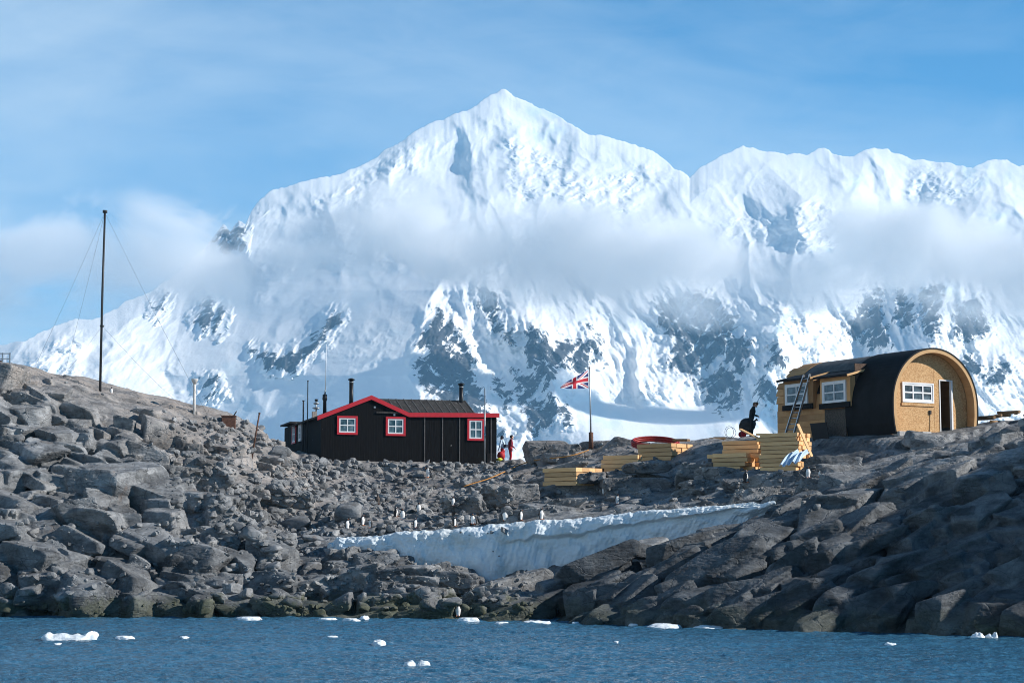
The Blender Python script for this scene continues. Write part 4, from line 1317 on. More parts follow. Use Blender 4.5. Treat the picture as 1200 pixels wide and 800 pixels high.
    lad = thing('ladder', 'grey aluminium ladder leaning against the left dormer of the round roofed hut', 'ladder', wpx(925, 507, -3.6))
    o = np.array(lad.location)
    A0, A1 = wpx(920.5, 508, -3.7) - o, wpx(942.3, 439, -3.0) - o
    B0, B1 = wpx(930.5, 508, -3.7) - o, wpx(949.3, 438, -3.0) - o
    for a, b in ((A0, A1), (B0, B1)): MB().bar(V(a), V(b), 0.05, 0.11, up=V(fr[1])).build('stringer', M['alu'], lad)
    for k in range(10):
        f_ = 0.07 + 0.095 * k
        MB().tube([V(A0 + (A1 - A0) * f_), V(B0 + (B1 - B0) * f_)], 0.028, 8).build('rung', M['alu'], lad)
    a = wpx(953, 515, -3.3); b = wpx(972, 515, -3.3); zt = 0.78
    pn = thing('panel', 'black sheet panel propped against the plank side of the round roofed hut', 'panel', (a + b) / 2)
    ax = b - a; ln = float(np.hypot(ax[0], ax[1])); pn.rotation_euler = (R(12), 0, math.atan2(ax[1], ax[0]))
    MB().box(-ln / 2, ln / 2, -0.02, 0.02, -0.1, zt).build('sheet', M['dark_panel'], pn, 0.006)
    MB().bar((-ln / 2, 0, zt + 0.02), (ln / 2, 0, zt + 0.02), 0.05, 0.04).build('edge_strip', M['dark_panel'], pn)
    for px, py, lab in ((1056, 508.5, 'pale concrete block under the front left corner of the round roofed hut'), (1083, 509, 'pale concrete block under the strand board end wall')):
        Y = 86.9 if px < 1070 else 87.3
        p = at(px, py, Y); o_ = MB().box(-0.28, 0.28, -0.2, 0.2, -0.13, 0.13).build('concrete_block', M['concrete'], None, 0.015)
        o_.location = V(p); o_.rotation_euler = (0, 0, NIS_TH); tag(o_, lab, 'block')
build_round_hut()

# ================================================================ masts, posts, railing
def P3(px, py, Y): return at(px, py, Y)
def build_mast():
    Y = 101.0
    b = P3(117.2, 462, Y); t = P3(118.2, 247, Y)
    r = thing('radio_mast', 'tall thin black mast held by guy wires on the crest of the left hill', 'mast', b)
    h = t[2] - b[2]
    MB().tube([(0, 0, -0.6), (0, 0, h * .55), (0.04, 0, h)], [0.07, 0.065, 0.055], 12).build('pole', M['dark_rod'], r)
    MB().tube([(0.04, 0, h - 0.12), (0.04, 0, h + 0.02)], 0.13, 12).build('cap', M['dark_rod'], r)
    zc = P3(117.5, 382, Y)[2] - b[2]
    MB().tube([(0.02, 0, zc - 0.04), (0.02, 0, zc + 0.04)], 0.12, 12).build('collar', M['dark_rod'], r)
    for z0, px, py, YY in ((h - 0.1, 38, 436, 104), (h - 0.1, 74, 444, 108), (h - 0.1, 243, 486, 102), (zc, 212, 476, 103), (zc, 72, 442, 99)):
        e = P3(px, py, YY) - b
        a = Vector((0.03, 0, z0)); e = V(e)
        mid = (a + e) / 2 - Vector((0, 0, 0.12))
        MB().tube([a, mid, e], 0.005, 5).build('guy_wire', M['dark_rod'], r)
build_mast()
loc, _ = drop(227.5, 484)
b = np.array(loc) if loc else P3(227.5, 482, 101)
p = thing('marker_post', 'white post with a flared top on the crest of the left hill', 'post', b)
h = P3(227.5, 444, b[1])[2] - b[2]
MB().tube([(0, 0, -0.4), (0, 0, h - 0.25)], 0.075, 10).build('shaft', M['post_wood'], p)
MB().tube([(0, 0, h - 0.3), (0, 0, h - 0.06), (0, 0, h)], [0.07, 0.19, 0.2], 12).build('flared_top', M['post_wood'], p)

b = P3(268, 497, 102.5)
p = thing('crate', 'dark rusty box with a bent rod on the left hill crest beside a brown boulder', 'box', b, R(8))
MB().box(-0.38, 0.38, -0.3, 0.3, -0.25, 0.42).build('body', M['rust'], p, 0.02)
MB().box(-0.41, 0.41, -0.33, 0.33, 0.42, 0.47).build('lid', M['rust'], p)
MB().tube([(0.25, 0, 0.45), (0.42, 0, 0.72)], 0.035, 8).build('rod', M['dark_rod'], p)
loc, _ = drop(295.5, 534)
b = np.array(loc) if loc else P3(295.5, 534, 95)
e = P3(304, 484, b[1]) - b
p = thing('stick', 'thin rusty iron stick leaning right in the gully of the left hill', 'stick', b)
MB().tube([(-0.05, 0, -0.3), V(e * .5), V(e)], [0.05, 0.045, 0.04], 8).build('shaft', M['rust'], p)
MB().tube([V(e * .98), V(e * 1.015)], 0.055, 8).build('tip', M['rust'], p)
loc, _ = drop(568, 553)
b = np.array(loc) if loc else P3(568, 553, 106)
b = P3(568, 553, min(b[1], 109.0))
h = P3(568, 455, b[1])[2] - b[2]
p = thing('hut_pole', 'slim grey pole standing before the right end of the black hut', 'pole', b)
MB().tube([(0, 0, -0.3), (0, 0, h)], [0.045, 0.03], 8).build('shaft', M['grey_metal'], p)
MB().tube([(0, 0, h * 0.42), (0, 0, h * 0.46)], 0.055, 8).build('clamp', M['alu'], p)
# railing at the far left edge
b = P3(0, 428, 101)
p = thing('railing', 'small grey railing with a brown board at the top left end of the hill', 'railing', b)
for dx in (-0.55, 0.12, 0.52): MB().bar((dx, 0, -0.5), (dx, 0, 0.68), 0.06, 0.06, up=(0, 1, 0)).build('post', M['grey_metal'], p)
for z in (0.64, 0.36): MB().bar((-0.9, 0, z), (0.55, 0, z), 0.05, 0.05).build('rail', M['grey_metal'], p)
MB().bar((-0.9, 0.02, 0.22), (0.1, 0.02, 0.22), 0.06, 0.1).build('board', M['rust'], p)

# ================================================================ flag
def build_flag():
    Y = 106.5
    b = P3(692.6, 515, Y); t = P3(691.0, 431, Y)
    r = thing('flagpole', 'grey flagpole with a dark sleeve at its foot, flying the national flag', 'flagpole', b)
    e = V(t - b)
    MB().tube([(0, 0, -0.5), V(np.array(e) * .5), e], [0.055, 0.045, 0.035], 10).build('shaft', M['grey_metal'], r)
    MB().tube([(0, 0, -0.5), (0, 0, 0.42)], 0.13, 12).build('sleeve', M['rust'], r)
    MB().tube([e, e + Vector((0, 0, 0.07))], [0.06, 0.03], 8).build('finial', M['alu'], r)
    nu, nv = 150, 90
    top = P3(690.6, 434, Y) - b; bot = P3(690.0, 455, Y) - b
    H = top[2] - bot[2]
    vs = []
    for j in range(nv + 1):
        v = j / nv
        for i in range(nu + 1):
            u = i / nu
            x = top[0] - 0.05 - 1.62 * u
            zt = top[2] - (0.98 * u ** 1.15) ; zb = bot[2] - 0.10 * u
            f = v + 0.10 * math.sin(math.pi * v) * u
            z = zb + (zt - zb) * f + 0.03 * math.sin(9 * u + 2 * v) * u
            y = 0.10 * math.sin(8.5 * u + 2.5 * v) * min(1, 3 * u) + 0.22 * u * math.sin(7 * v + 5 * u) * u - 0.95 * u
            vs.append((x, y, z))
    fs = grid_faces(nv + 1, nu + 1)
    mi = []
    for j in range(nv):
        for i in range(nu):
            X = (i + .5) / nu * 60 - 30; Yf = (j + .5) / nv * 36 - 18
            ax, ay = abs(X), abs(Yf)
            if ax < 3.6 or ay < 3.6: c = 1
            elif ax < 6 or ay < 6: c = 2
            else:
                dgl = (ay * 30 - ax * 18) / math.hypot(30, 18)
                if abs(dgl) < 3.3:
                    s = dgl if (X * Yf > 0) == (X > 0) else -dgl
                    c = 1 if (0 < s < 2.1) else 2
                else: c = 0
            mi.append(c)
    me = np_mesh('flag', np.array(vs), fs, True, [M['flag_blue'], M['flag_red'], M['flag_white']], mi)
    o = link('flag', me, None)
    o.location = V(b)
    md = o.modifiers.new('cloth', 'SOLIDIFY'); md.thickness = 0.008
    tag(o, 'red white and blue crossed flag blowing left from the grey flagpole', 'flag')
build_flag()

# ================================================================ timber stacks
def solve_len(p0, d, px):
    # px = 600 + F*x/(forward depth); march until the projected column matches
    best, bl = 1e9, 1.0
    for L in np.linspace(0.05, 4.5, 900):
        q = p0 + d * L - CAM
        dep = q[1] * CP + q[2] * SP
        e = abs(CX + F * q[0] / dep - px)
        if e < best: best, bl = e, L
    return bl
PLANK_ME = {}
def plank(lab, grp, p, dirv, L, w, h, roll=0.0):
    key = (round(L, 1), round(w, 2), round(h, 2))
    if key not in PLANK_ME:
        PLANK_ME[key] = MB().box(0, 1.0 * key[0], -key[1] / 2 + .004, key[1] / 2 - .004, 0.004, key[2] - .004).mesh('timber_plank', [M['pine']], 0.006)
    o = link('timber_plank', PLANK_ME[key])
    d = Vector(dirv).normalized()
    o.location = V(p)
    o.rotation_euler = (roll, -math.asin(d.z), math.atan2(d.y, d.x))
    tag(o, lab, 'plank', grp)
    return o
def stack(desc, ex_px, top, bot, Y, left, right, courses, across, ang, seed, ragged=0.0):
    r = np.random.default_rng(seed)
    p0 = at(ex_px, bot, Y); hh = at(ex_px, top, Y)[2] - p0[2]
    dl = np.array((-math.cos(R(ang)), math.sin(R(ang)), 0)); dr = np.array((math.sin(R(ang)), math.cos(R(ang)), 0))
    L = solve_len(p0, dl, left); W = solve_len(p0, dr, right)
    bh = hh / courses; bw = W / across
    for k in range(-1, courses):
        for j in range(across):
            sh = r.normal() * 0.03 + ragged * r.uniform(-1, 1) * 0.35
            q = p0 + dr * (j + 0.5) * bw + np.array((0, 0, k * bh)) + dl * (sh + 0.02)
            plank('pale sawn plank in ' + desc, 'planks of ' + desc, q, tuple(dl), L * (1 + 0.02 * r.normal()) - (ragged * r.uniform(0, 0.5)), bw - 0.005, bh - 0.012)
stack('the tall timber stack left of the leaning plank', 935, 506, 546, 84.5, 889.5, 950, 8, 4, 35, 1, 0.25)
stack('the stepped timber stack below the red hose', 787, 518.5, 544, 97.0, 748, 812, 5, 4, 40, 2)
stack('the low timber stack just left of the stepped one', 748, 532.5, 553, 95.2, 706, 751.5, 4, 2, 25, 3, 0.1)
stack('the lowest timber stack, leftmost of all the timber', 675, 547, 563, 93.3, 637, 706, 3, 4, 42, 4, 0.1)
stack('the ragged timber stack behind and left of the tall one', 889.5, 515, 541, 87.6, 846, 894, 5, 2, 30, 5, 0.1)
stack('the short broken timber stack in front of the ragged one', 874, 530, 551, 86.2, 828, 890, 4, 3, 32, 6, 0.8)
def loose(lab, a, b, Y0, Y1, w=0.14, h=0.05, nm='plank', m='pine'):
    A, B = at(a[0], a[1], Y0), at(b[0], b[1], Y1)
    o = MB().bar((0, 0, 0), V(B - A), w, h).build(nm, M[m], None)
    o.location = V(A); tag(o, lab, 'plank')
    return o
loose('narrow pale plank leaning against the right end of the tall timber stack', (951.5, 535), (935, 497), 84.0, 84.9)
loose('pale plank sloping up left over the tall timber stack to the man', (888, 513), (867.5, 502.5), 86.4, 88.5)
loose('short pale board lying flat on the far corner of the tall timber stack', (889, 509), (901, 508.5), 87.0, 86.2, 0.3, 0.09)
loose('thin weathered board on the rocks left of the wire loops', (831, 514), (850, 513.5), 100.5, 100.5, 0.25, 0.08, m='old_log')
loose('grey brown board lying on top behind the stepped timber stack', (790, 515.5), (807, 515.5), 98.6, 98.2, 0.4, 0.12, m='old_log')
# brown timber heap at the right edge
r_ = np.random.default_rng(21)
for k in range(8):
    px = 1160 + 6.0 * k + r_.uniform(-2, 2); py = np.interp(px, [1145, 1175, 1190, 1215], [497, 487, 483, 483]) + r_.uniform(-2, 5)
    o = MB().tube([(0, 0, 0), (0.1, 0.5, 0.0), (0.15, r_.uniform(0.9, 1.6), 0.03)], [0.08, 0.085, 0.07], 9).build('log', M['old_log'], None)
    o.location = V(at(px, py, 89.0 + r_.uniform(0, 1.0))); o.rotation_euler = (0, r_.normal() * 0.2, r_.normal() * 0.7)
    tag(o, 'brown timber length in the heap on the rocks right of the round roofed hut', 'log', 'logs heaped right of the round roofed hut')

# ================================================================ hose, cable, rope, tarp
def build_hose():
    c = at(768, 523, 99.5)
    r = thing('hose_coil', 'red hose coiled in a wide ring on the rocks behind the stepped timber stack', 'hose', c)
    for k in range(6):
        pts_ = []
        for i in range(49):
            a = 2 * math.pi * i / 48
            rx = 1.25 - 0.07 * (k % 2); ry = 0.95 - 0.06 * (k % 2)
            x = rx * math.cos(a); y = ry * math.sin(a)
            z = 0.05 + y * 0.30 - x * 0.02 + 0.05 * k
            pts_.append((x, y, z))
        MB().tube(pts_, 0.045, 8).build('hose_loop', M['red_hose'], r)
build_hose()
def rope_path(pxs, y_off=-0.06):
    out = []
    for px, py in pxs:
        loc, _ = drop2(px, py)
        if loc is not None: out.append(loc + Vector((0, y_off, 0.05)))
    return out
pp = [(544 + (690 - 544) * t, 573 + (529 - 573) * t ** 0.8 + 3 * math.sin(t * 9)) for t in np.linspace(0, 1, 40)]
path = rope_path(pp)
# keep the line smooth over the rocks
for it in range(3):
    path = [path[0]] + [(path[i - 1] + path[i] * 2 + path[i + 1]) / 4 for i in range(1, len(path) - 1)] + [path[-1]]
path = [p_ + Vector((0, -0.12, 0.10)) for p_ in path]
o = MB().tube(path, 0.03, 7).build('rope', M['orange_rope'], None)
tag(o, 'orange brown rope strung over the rocks from the scree up to the flagpole', 'rope')
c = at(858, 514, 97.0)
r = thing('wire_coil', 'upright loops of dark wire on the rocks left of the man', 'wire', c)
for k in range(2):
    pts_ = [(0.30 * math.cos(a) * (0.75 + .1 * k) + 0.1 * k - .15, 0.07 * k, 0.05 + (0.30 - .03 * k) * (1 + math.sin(a))) for a in np.linspace(0, 2 * math.pi, 30)]
    MB().tube(pts_, 0.012, 6).build('loop', M['dark_rod'], r)
c = at(870, 511, 96.5)
r = thing('cable_reel', 'small red reel on the ground at the feet of the man', 'reel', c, R(20))
for y in (-0.14, 0.14): MB().tube([(0, y - 0.025, 0.1), (0, y + 0.025, 0.1)], 0.15, 20).build('flange', M['red'], r)
MB().tube([(0, -0.11, 0.1), (0, 0.11, 0.1)], 0.09, 16).build('drum', M['rubber'], r)

def build_tarp():
    A, B, C_, D_ = at(913, 548, 83.2), at(937, 542, 83.0), at(949, 530, 83.8), at(930, 530, 84.0)
    n = 60
    vs = []
    for j in range(n):
        for i in range(n):
            u, v = i / (n - 1), j / (n - 1)
            p = (A * (1 - u) + B * u) * (1 - v) + (D_ * (1 - u) + C_ * u) * v
            f = math.sin(22 * u + 3 * v) * 0.06 + math.sin(11 * u - 2 * v + 1) * 0.05
            vs.append(p + np.array((0, -f * 1.2, f * 0.8 + 0.10 * math.sin(math.pi * v) + 0.06)))
    vs = np.array(vs); o0 = vs.mean(0)
    me = np_mesh('tarpaulin', vs - o0, grid_faces(n, n), True, [M['tarp']])
    o = link('tarpaulin', me); o.location = V(o0)
    md = o.modifiers.new('t', 'SOLIDIFY'); md.thickness = 0.02
    tag(o, 'crumpled pale blue tarpaulin on the rocks at the foot of the tall timber stack', 'tarpaulin')
build_tarp()

# ================================================================ figures
def capsule(p0, p1, r0, r1, n=12, flat=None):
    """closed tapered capsule"""
    p0, p1 = np.array(p0, float), np.array(p1, float)
    d = p1 - p0; L = np.linalg.norm(d); d = d / max(L, 1e-9)
    a = np.cross(d, (0, 0, 1.0));
    if np.linalg.norm(a) < 1e-3: a = np.cross(d, (1.0, 0, 0))
    a /= np.linalg.norm(a); b = np.cross(d, a)
    rings = []
    for t in np.linspace(-math.pi / 2 + .25, 0, 4): rings.append((r0 * math.sin(t), r0 * math.cos(t)))
    for t in np.linspace(0, math.pi / 2 - .25, 4): rings.append((L + r1 * math.sin(t), r1 * math.cos(t)))
    vs, fs = [], []
    for h, r in rings:
        for k in range(n):
            q = 2 * math.pi * k / n
            vs.append(p0 + d * h + (a * math.cos(q) + b * math.sin(q)) * r)
    for i in range(len(rings) - 1):
        for k in range(n):
            fs.append((i*n+k, i*n+(k+1) % n, (i+1)*n+(k+1) % n, (i+1)*n+k))
    m = len(vs); vs.append(p0 - d * r0); vs.append(p1 + d * r1)
    for k in range(n):
        fs.append((m, (k+1) % n, k)); e = (len(rings) - 1) * n
        fs.append((m + 1, e + k, e + (k+1) % n))
    vs = np.array(vs)
    if flat is not None:
        c = (p0 + p1) / 2; ax = np.array(flat[0], float); ax /= np.linalg.norm(ax)
        vs = vs - np.outer((vs - c) @ ax, ax) * (1 - flat[1])
    return vs, fs

def fuse(name, caps, voxel, mats, decide):
    """joins capsules (p0,p1,r0,r1,tag[,flat]) into one continuous body; decide(point, normal, tag) gives the material"""
    m = MB()
    for c in caps:
        vs, fs = capsule(*c[:4], flat=c[5] if len(c) > 5 else None)
        m.add(vs, fs)
    me = remeshed(name, m.mesh(name, [], fix=False), voxel)
    bm = bmesh.new(); bm.from_mesh(me)
    bmesh.ops.smooth_vert(bm, verts=bm.verts, factor=0.5, use_axis_x=True, use_axis_y=True, use_axis_z=True)
    bm.to_mesh(me); bm.free()
    me.materials.clear()
    for q in mats: me.materials.append(q)
    P0 = np.array([c[0] for c in caps], float); P1 = np.array([c[1] for c in caps], float); RR = np.array([(c[2] + c[3]) / 2 for c in caps])
    dd = P1 - P0; l2 = np.maximum((dd ** 2).sum(1), 1e-9)
    idx = []
    for p in me.polygons:
        c = np.array(p.center)
        t = np.clip(((c - P0) * dd).sum(1) / l2, 0, 1)
        dist = np.linalg.norm(P0 + dd * t[:, None] - c, axis=1) - RR
        idx.append(decide(c, np.array(p.normal), caps[int(dist.argmin())][4]))
    me.polygons.foreach_set('material_index', idx)
    me.polygons.foreach_set('use_smooth', [True] * len(me.polygons))
    return me

def person_mesh(name, mats, hands, elbows, lean=0.0, head_fwd=0.05, head_drop=0.0, foot=0.0):
    """mats: skin, jacket, trousers, shoe, eye, lip - facing +x, 1.75 m tall"""
    caps = []
    hip = np.array((0, 0, 0.93)); ch = np.array((lean * 0.6, 0, 1.28)); sh = np.array((lean, 0, 1.43)); nk = np.array((lean + 0.02, 0, 1.50)); hd = np.array((lean + head_fwd, 0, 1.635 - head_drop))
    caps += [(hip + (0, -.06, 0), hip + (0, .06, 0), .125, .125, 2), (hip + (0, 0, .04), ch, .135, .155, 1), (ch + (0, -.07, 0), ch + (0, .07, 0), .135, .135, 1), (sh + (0, -.15, 0), sh + (0, .15, 0), .08, .08, 1), (ch, sh, .14, .10, 1),
             (sh, nk + (0, 0, .03), .065, .055, 0), (hd + (-.01, 0, .02), hd + (.01, 0, -.01), .098, .094, 0), (hd + (.02, 0, -.05), hd + (.05, 0, -.085), .065, .05, 0),
             (hd + (.09, 0, .0), hd + (.115, 0, -.03), .014, .018, 0), (hd + (0, .09, -.02), hd + (-.005, .1, .02), .018, .022, 0), (hd + (0, -.09, -.02), hd + (-.005, -.1, .02), .018, .022, 0)]
    for s in (1, -1):
        f = foot * s
        kn = np.array((0.03 + f * .5, s * .10, .50)); an = np.array((-0.02 + f, s * .11, .09))
        caps += [(hip + (0, s * .08, -.02), kn, .092, .062, 2), (kn, an, .062, .045, 2), (an, an + (-.02, 0, -.04), .05, .05, 3), (an + (-.02, 0, -.045), an + (.15, s * .03, -.05), .045, .038, 3)]
        S_ = sh + (0, s * .19, -.02); e = np.array(elbows[0 if s > 0 else 1], float); h = np.array(hands[0 if s > 0 else 1], float)
        caps += [(S_, e, .064, .052, 1), (e, h, .052, .04, 1)]
        d = (h - e) / np.linalg.norm(h - e)
        up = np.cross(d, (0, 1, 0)); up = up / (np.linalg.norm(up) + 1e-9); sd_ = np.cross(d, up)
        pk = h + d * .085
        caps += [(h, pk, .032, .034, 0, (up, .6))]
        for k, ln in enumerate((.065, .078, .072, .055)):
            b_ = pk + sd_ * (k - 1.5) * .021; m_ = b_ + d * ln * .55 - up * .01; t_ = m_ + d * ln * .25 - up * ln * .5
            caps += [(b_, m_, .0105, .0095, 0), (m_, t_, .0095, .0085, 0)]
        b_ = h + d * .03 + sd_ * .034 * -s; t_ = b_ + d * .05 - sd_ * .022 * s - up * .012
        caps += [(b_, t_, .013, .010, 0)]
    def decide(c, n, tg):
        if tg == 0:
            q = c - hd
            if q[0] > .07 and abs(abs(q[1]) - .035) < .014 and abs(q[2] - .012) < .009: return 4
            if q[0] > .06 and abs(q[1]) < .025 and abs(q[2] + .068) < .008: return 5
        return tg
    return fuse(name, caps, 0.011, mats, decide), hd

def hair_cap(hd, r, m, name='hair', low=-0.02, brim=False):
    mb = MB()
    vs, fs = ico(3)
    v = vs.copy()
    keep = v[:, 2] * r > low + np.where(v[:, 0] > 0.25, 0.05, -0.05)
    f2 = [tuple(f) for f in fs if keep[f].all()]
    mb.add(v * r * np.array((1.02, .98, 1.03)) + hd + np.array((-.008, 0, .02)), f2, 0, True)
    if brim: mb.tube([(hd[0] + .05, 0, hd[2] + .055), (hd[0] + .16, 0, hd[2] + .04)], [.09, .05], 12)
    me = mb.mesh(name, [m])
    return me

def add_person(label, loc, rz, mats, hands, elbows, hair, scale=1.0, **k):
    me, hd = person_mesh('person', mats, hands, elbows, **k)
    o = link('person', me); o.location = V(loc); o.rotation_euler = (0, 0, rz); o.scale = (scale,) * 3
    tag(o, label, 'person')
    h = link(hair[0], hair_cap(hd, 0.112, hair[1], hair[0], hair[2], hair[3]), o)
    md = h.modifiers.new('t', 'SOLIDIFY'); md.thickness = 0.012
    return o, hd
mp = at(881, 511.5, 96.0)
add_person('person in black jacket and trousers standing by the timber, looking down at their hands', mp, R(-8),
           [M['skin'], M['cloth_black'], M['cloth_black'], M['rubber'], M['eye'], M['lip']],
           [(.27, .05, 1.06), (.28, -.05, 1.03)], [(.04, .27, 1.13), (.04, -.27, 1.12)], ('cap', M['hair'], -0.01, True), 1.02, lean=0.10, head_fwd=0.09, head_drop=0.03, foot=0.04)
# black sack behind the man
vs, fs = chisel(5, 4, 3, False, 0.09)
bag = thing('sack', 'bulging black sack standing behind the person in black on the rocks', 'sack', at(876.5, 507, 96.8))
me = np_mesh('sack_body', vs * np.array((.46, .36, .42)) + np.array((0, 0, .34)), fs, True, [M['rubber']]); link('sack_body', me, bag)
MB().tube([(.36, 0, .62), (.46, 0, .70), (.50, 0, .62)], 0.05, 8).build('sack_neck', M['rubber'], bag)

t1 = at(589.3, 544.5, 113.2)
p1, hd1 = add_person('person in pale blue jacket and navy hat just right of the black hut', t1, R(150),
           [M['skin'], M['cloth_lightblue'], M['cloth_red'], M['cloth_yellow'], M['eye'], M['lip']],
           [(.14, .30, .86), (.20, -.26, .95)], [(.02, .30, 1.14), (.0, -.30, 1.13)], ('hat', M['cloth_navy'], -0.04, False), 1.0, lean=0.02)
m = MB(); m.box(-.30, -.13, -.15, .15, 1.05, 1.22)
for s in (-1, 1): m.bar((-.02, s * .12, 1.50), (.14, s * .1, 1.12), .05, .03, up=(1, 0, 0)); m.bar((-.02, s * .12, 1.50), (-.18, s * .12, 1.15), .05, .03, up=(1, 0, 0))
m.build('pack_harness', M['cloth_navy'], p1, 0.01)
t2 = at(598, 543.5, 114.0)
add_person('person in dark red jacket and black hat beside the big whaleback rock', t2, R(10),
           [M['skin'], M['cloth_darkred'], M['cloth_red'], M['rubber'], M['eye'], M['lip']],
           [(.16, .28, .90), (.20, -.24, .98)], [(.0, .30, 1.14), (.02, -.29, 1.13)], ('hat', M['cloth_black'], -0.04, False), 1.0, lean=0.04)
bp = thing('rucksack', 'red and yellow rucksack on the ground at the right corner of the black hut', 'rucksack', at(586.8, 541.5, 112.4))
vs, fs = chisel(9, 3, 3, False, 0.05)
link('bag_body', np_mesh('bag_body', vs * np.array((.24, .2, .26)) + np.array((0.02, 0, .40)), fs, True, [M['cloth_red']]), bp)
vs, fs = chisel(10, 3, 3, False, 0.05)
link('bag_pocket', np_mesh('bag_pocket', vs * np.array((.2, .18, .14)) + np.array((-.08, -.1, .14)), fs, True, [M['cloth_yellow']]), bp)

# ---------------------------------------------------------------- penguins
def penguin_mesh(kind):
    b = [((0, 0, .10), (0, 0, .34), .10, .135, 0), ((0.005, 0, .34), (0.02, 0, .50), .13, .075, 0), ((.02, 0, .50), (.03, 0, .61), .062, .06, 1), ((.035, 0, .61), (.05, 0, .615), .06, .05, 1),
         ((.09, 0, .615), (.145, 0, .605), .019, .008, 2), ((-.07, 0, .10), (-.17, 0, .03), .045, .015, 3)]
    for s in (1, -1):
        b += [((.02, s * .055, .03), (.12, s * .07, .018), .03, .024, 2), ((0, s * .11, .46), (-.01, s * .165, .33), .036, .034, 3, ((0, 1, 0), .55)), ((-.01, s * .165, .33), (-.04, s * .175, .19), .034, .014, 3, ((0, 1, 0), .55))]
    if kind == 'stoop':
        b[2] = ((.04, 0, .48), (.10, 0, .54), .066, .06, 1); b[3] = ((.11, 0, .545), (.125, 0, .545), .058, .05, 1); b[4] = ((.165, 0, .54), (.22, 0, .52), .019, .008, 2)
    def decide(c, n, tg):
        if tg == 2: return 2
        if tg == 1: return 1 if (abs(c[1]) > .03 and c[2] > .635 and kind != 'moult') else 0
        if tg == 3: return 0
        if kind == 'moult': return 3 if c[0] < .06 else 1
        return 1 if (n[0] > .12 or c[0] > .05) and c[2] < .52 else 0
    return fuse('penguin', b, 0.012, [M['peng_black'], M['peng_white'], M['peng_orange'], M['peng_brown']], decide)
PM = {k: penguin_mesh(k) for k in ('up', 'stoop', 'moult')}
PENG = [ # px, py feet, height px, facing deg (0 = to the right, 270 = to the camera), kind, label
 (407, 621, 12, 330, 'up', 'penguin at the far left end of the snow bank, left of the large rounded boulder'),
 (425, 616, 11.5, 340, 'up', 'penguin with a black back standing at the right foot of the large rounded boulder'),
 (434.7, 618.8, 10, 200, 'stoop', 'stooping penguin just right of the one beside the large rounded boulder'),
 (464, 606, 10.5, 20, 'up', 'dark backed penguin uphill left of the bright white fronted one on the scree'),
 (472, 609.5, 12, 275, 'up', 'bright white fronted penguin on a stone at the lower scree'),
 (491, 601.5, 11.5, 285, 'up', 'white fronted penguin highest on the lower scree above the bank'),
 (486.7, 618.8, 10.5, 330, 'up', 'black backed penguin turned right at the snow edge by a greenish stone'),
 (443, 591, 10.5, 90, 'moult', 'brown moulting penguin alone on the grey scree above the white fronted ones'),
 (502, 560, 12.5, 225, 'stoop', 'leaning penguin high on the scree just below the black hut'),
 (531, 593, 10, 300, 'up', 'penguin in the dark gap of rocks above the pair on the snow edge'),
 (531.5, 608, 10, 20, 'moult', 'brown backed penguin right behind another at the snow edge'),
 (532.5, 617, 10, 355, 'up', 'penguin on the snow edge directly in front of a brown backed one'),
 (554.3, 614.3, 11, 260, 'up', 'penguin with white chest, left one of a close pair on the snow bank'),
 (557.6, 614.3, 9, 180, 'up', 'smaller dark penguin, right one of a close pair on the snow bank'),
 (592, 610.5, 13, 270, 'up', 'largest white fronted penguin on the snow edge by the dark whaleback rock'),
 (610, 609.8, 11.5, 345, 'up', 'slim side on penguin on the snow bank in front of the dark whaleback rock'),
 (634, 609.3, 12.5, 320, 'up', 'penguin on the snow bank at the right end of the dark whaleback rock'),
 (707, 579, 7.5, 275, 'up', 'small distant penguin on rocks below the low timber stacks'),
 (723, 591, 10.5, 300, 'up', 'penguin alone on the rocks above the right half of the snow bank'),
 (873, 566, 13, 20, 'up', 'black backed penguin on the rocks below the short broken timber stack'),
 (946, 560.5, 12, 280, 'up', 'plump white fronted penguin below the blue tarpaulin'),
 (960, 559.5, 8, 200, 'stoop', 'smaller penguin just right of the plump white one below the tarpaulin'),
 (537, 722, 13, 265, 'up', 'penguin standing on the shore at the water edge in the middle'),
 (131.5, 462, 7, 290, 'up', 'penguin on the crest of the left hill beside the tall black mast')]
for px, py, hp, fc, kind, lab in PENG:
    loc, nor = drop2(px, py)
    if loc is None: loc = V(at(px, py, 100 if py < 500 else 74))
    o = link('penguin', PM[kind])
    s = 1.12 * hp / F * loc.y / 0.67
    o.scale = (s * 1.05, s * 1.12, s)
    o.location = loc + Vector((0, -0.22, 0.02)); o.rotation_euler = (0, 0, R(fc))
    tag(o, lab, 'penguin', 'penguins')

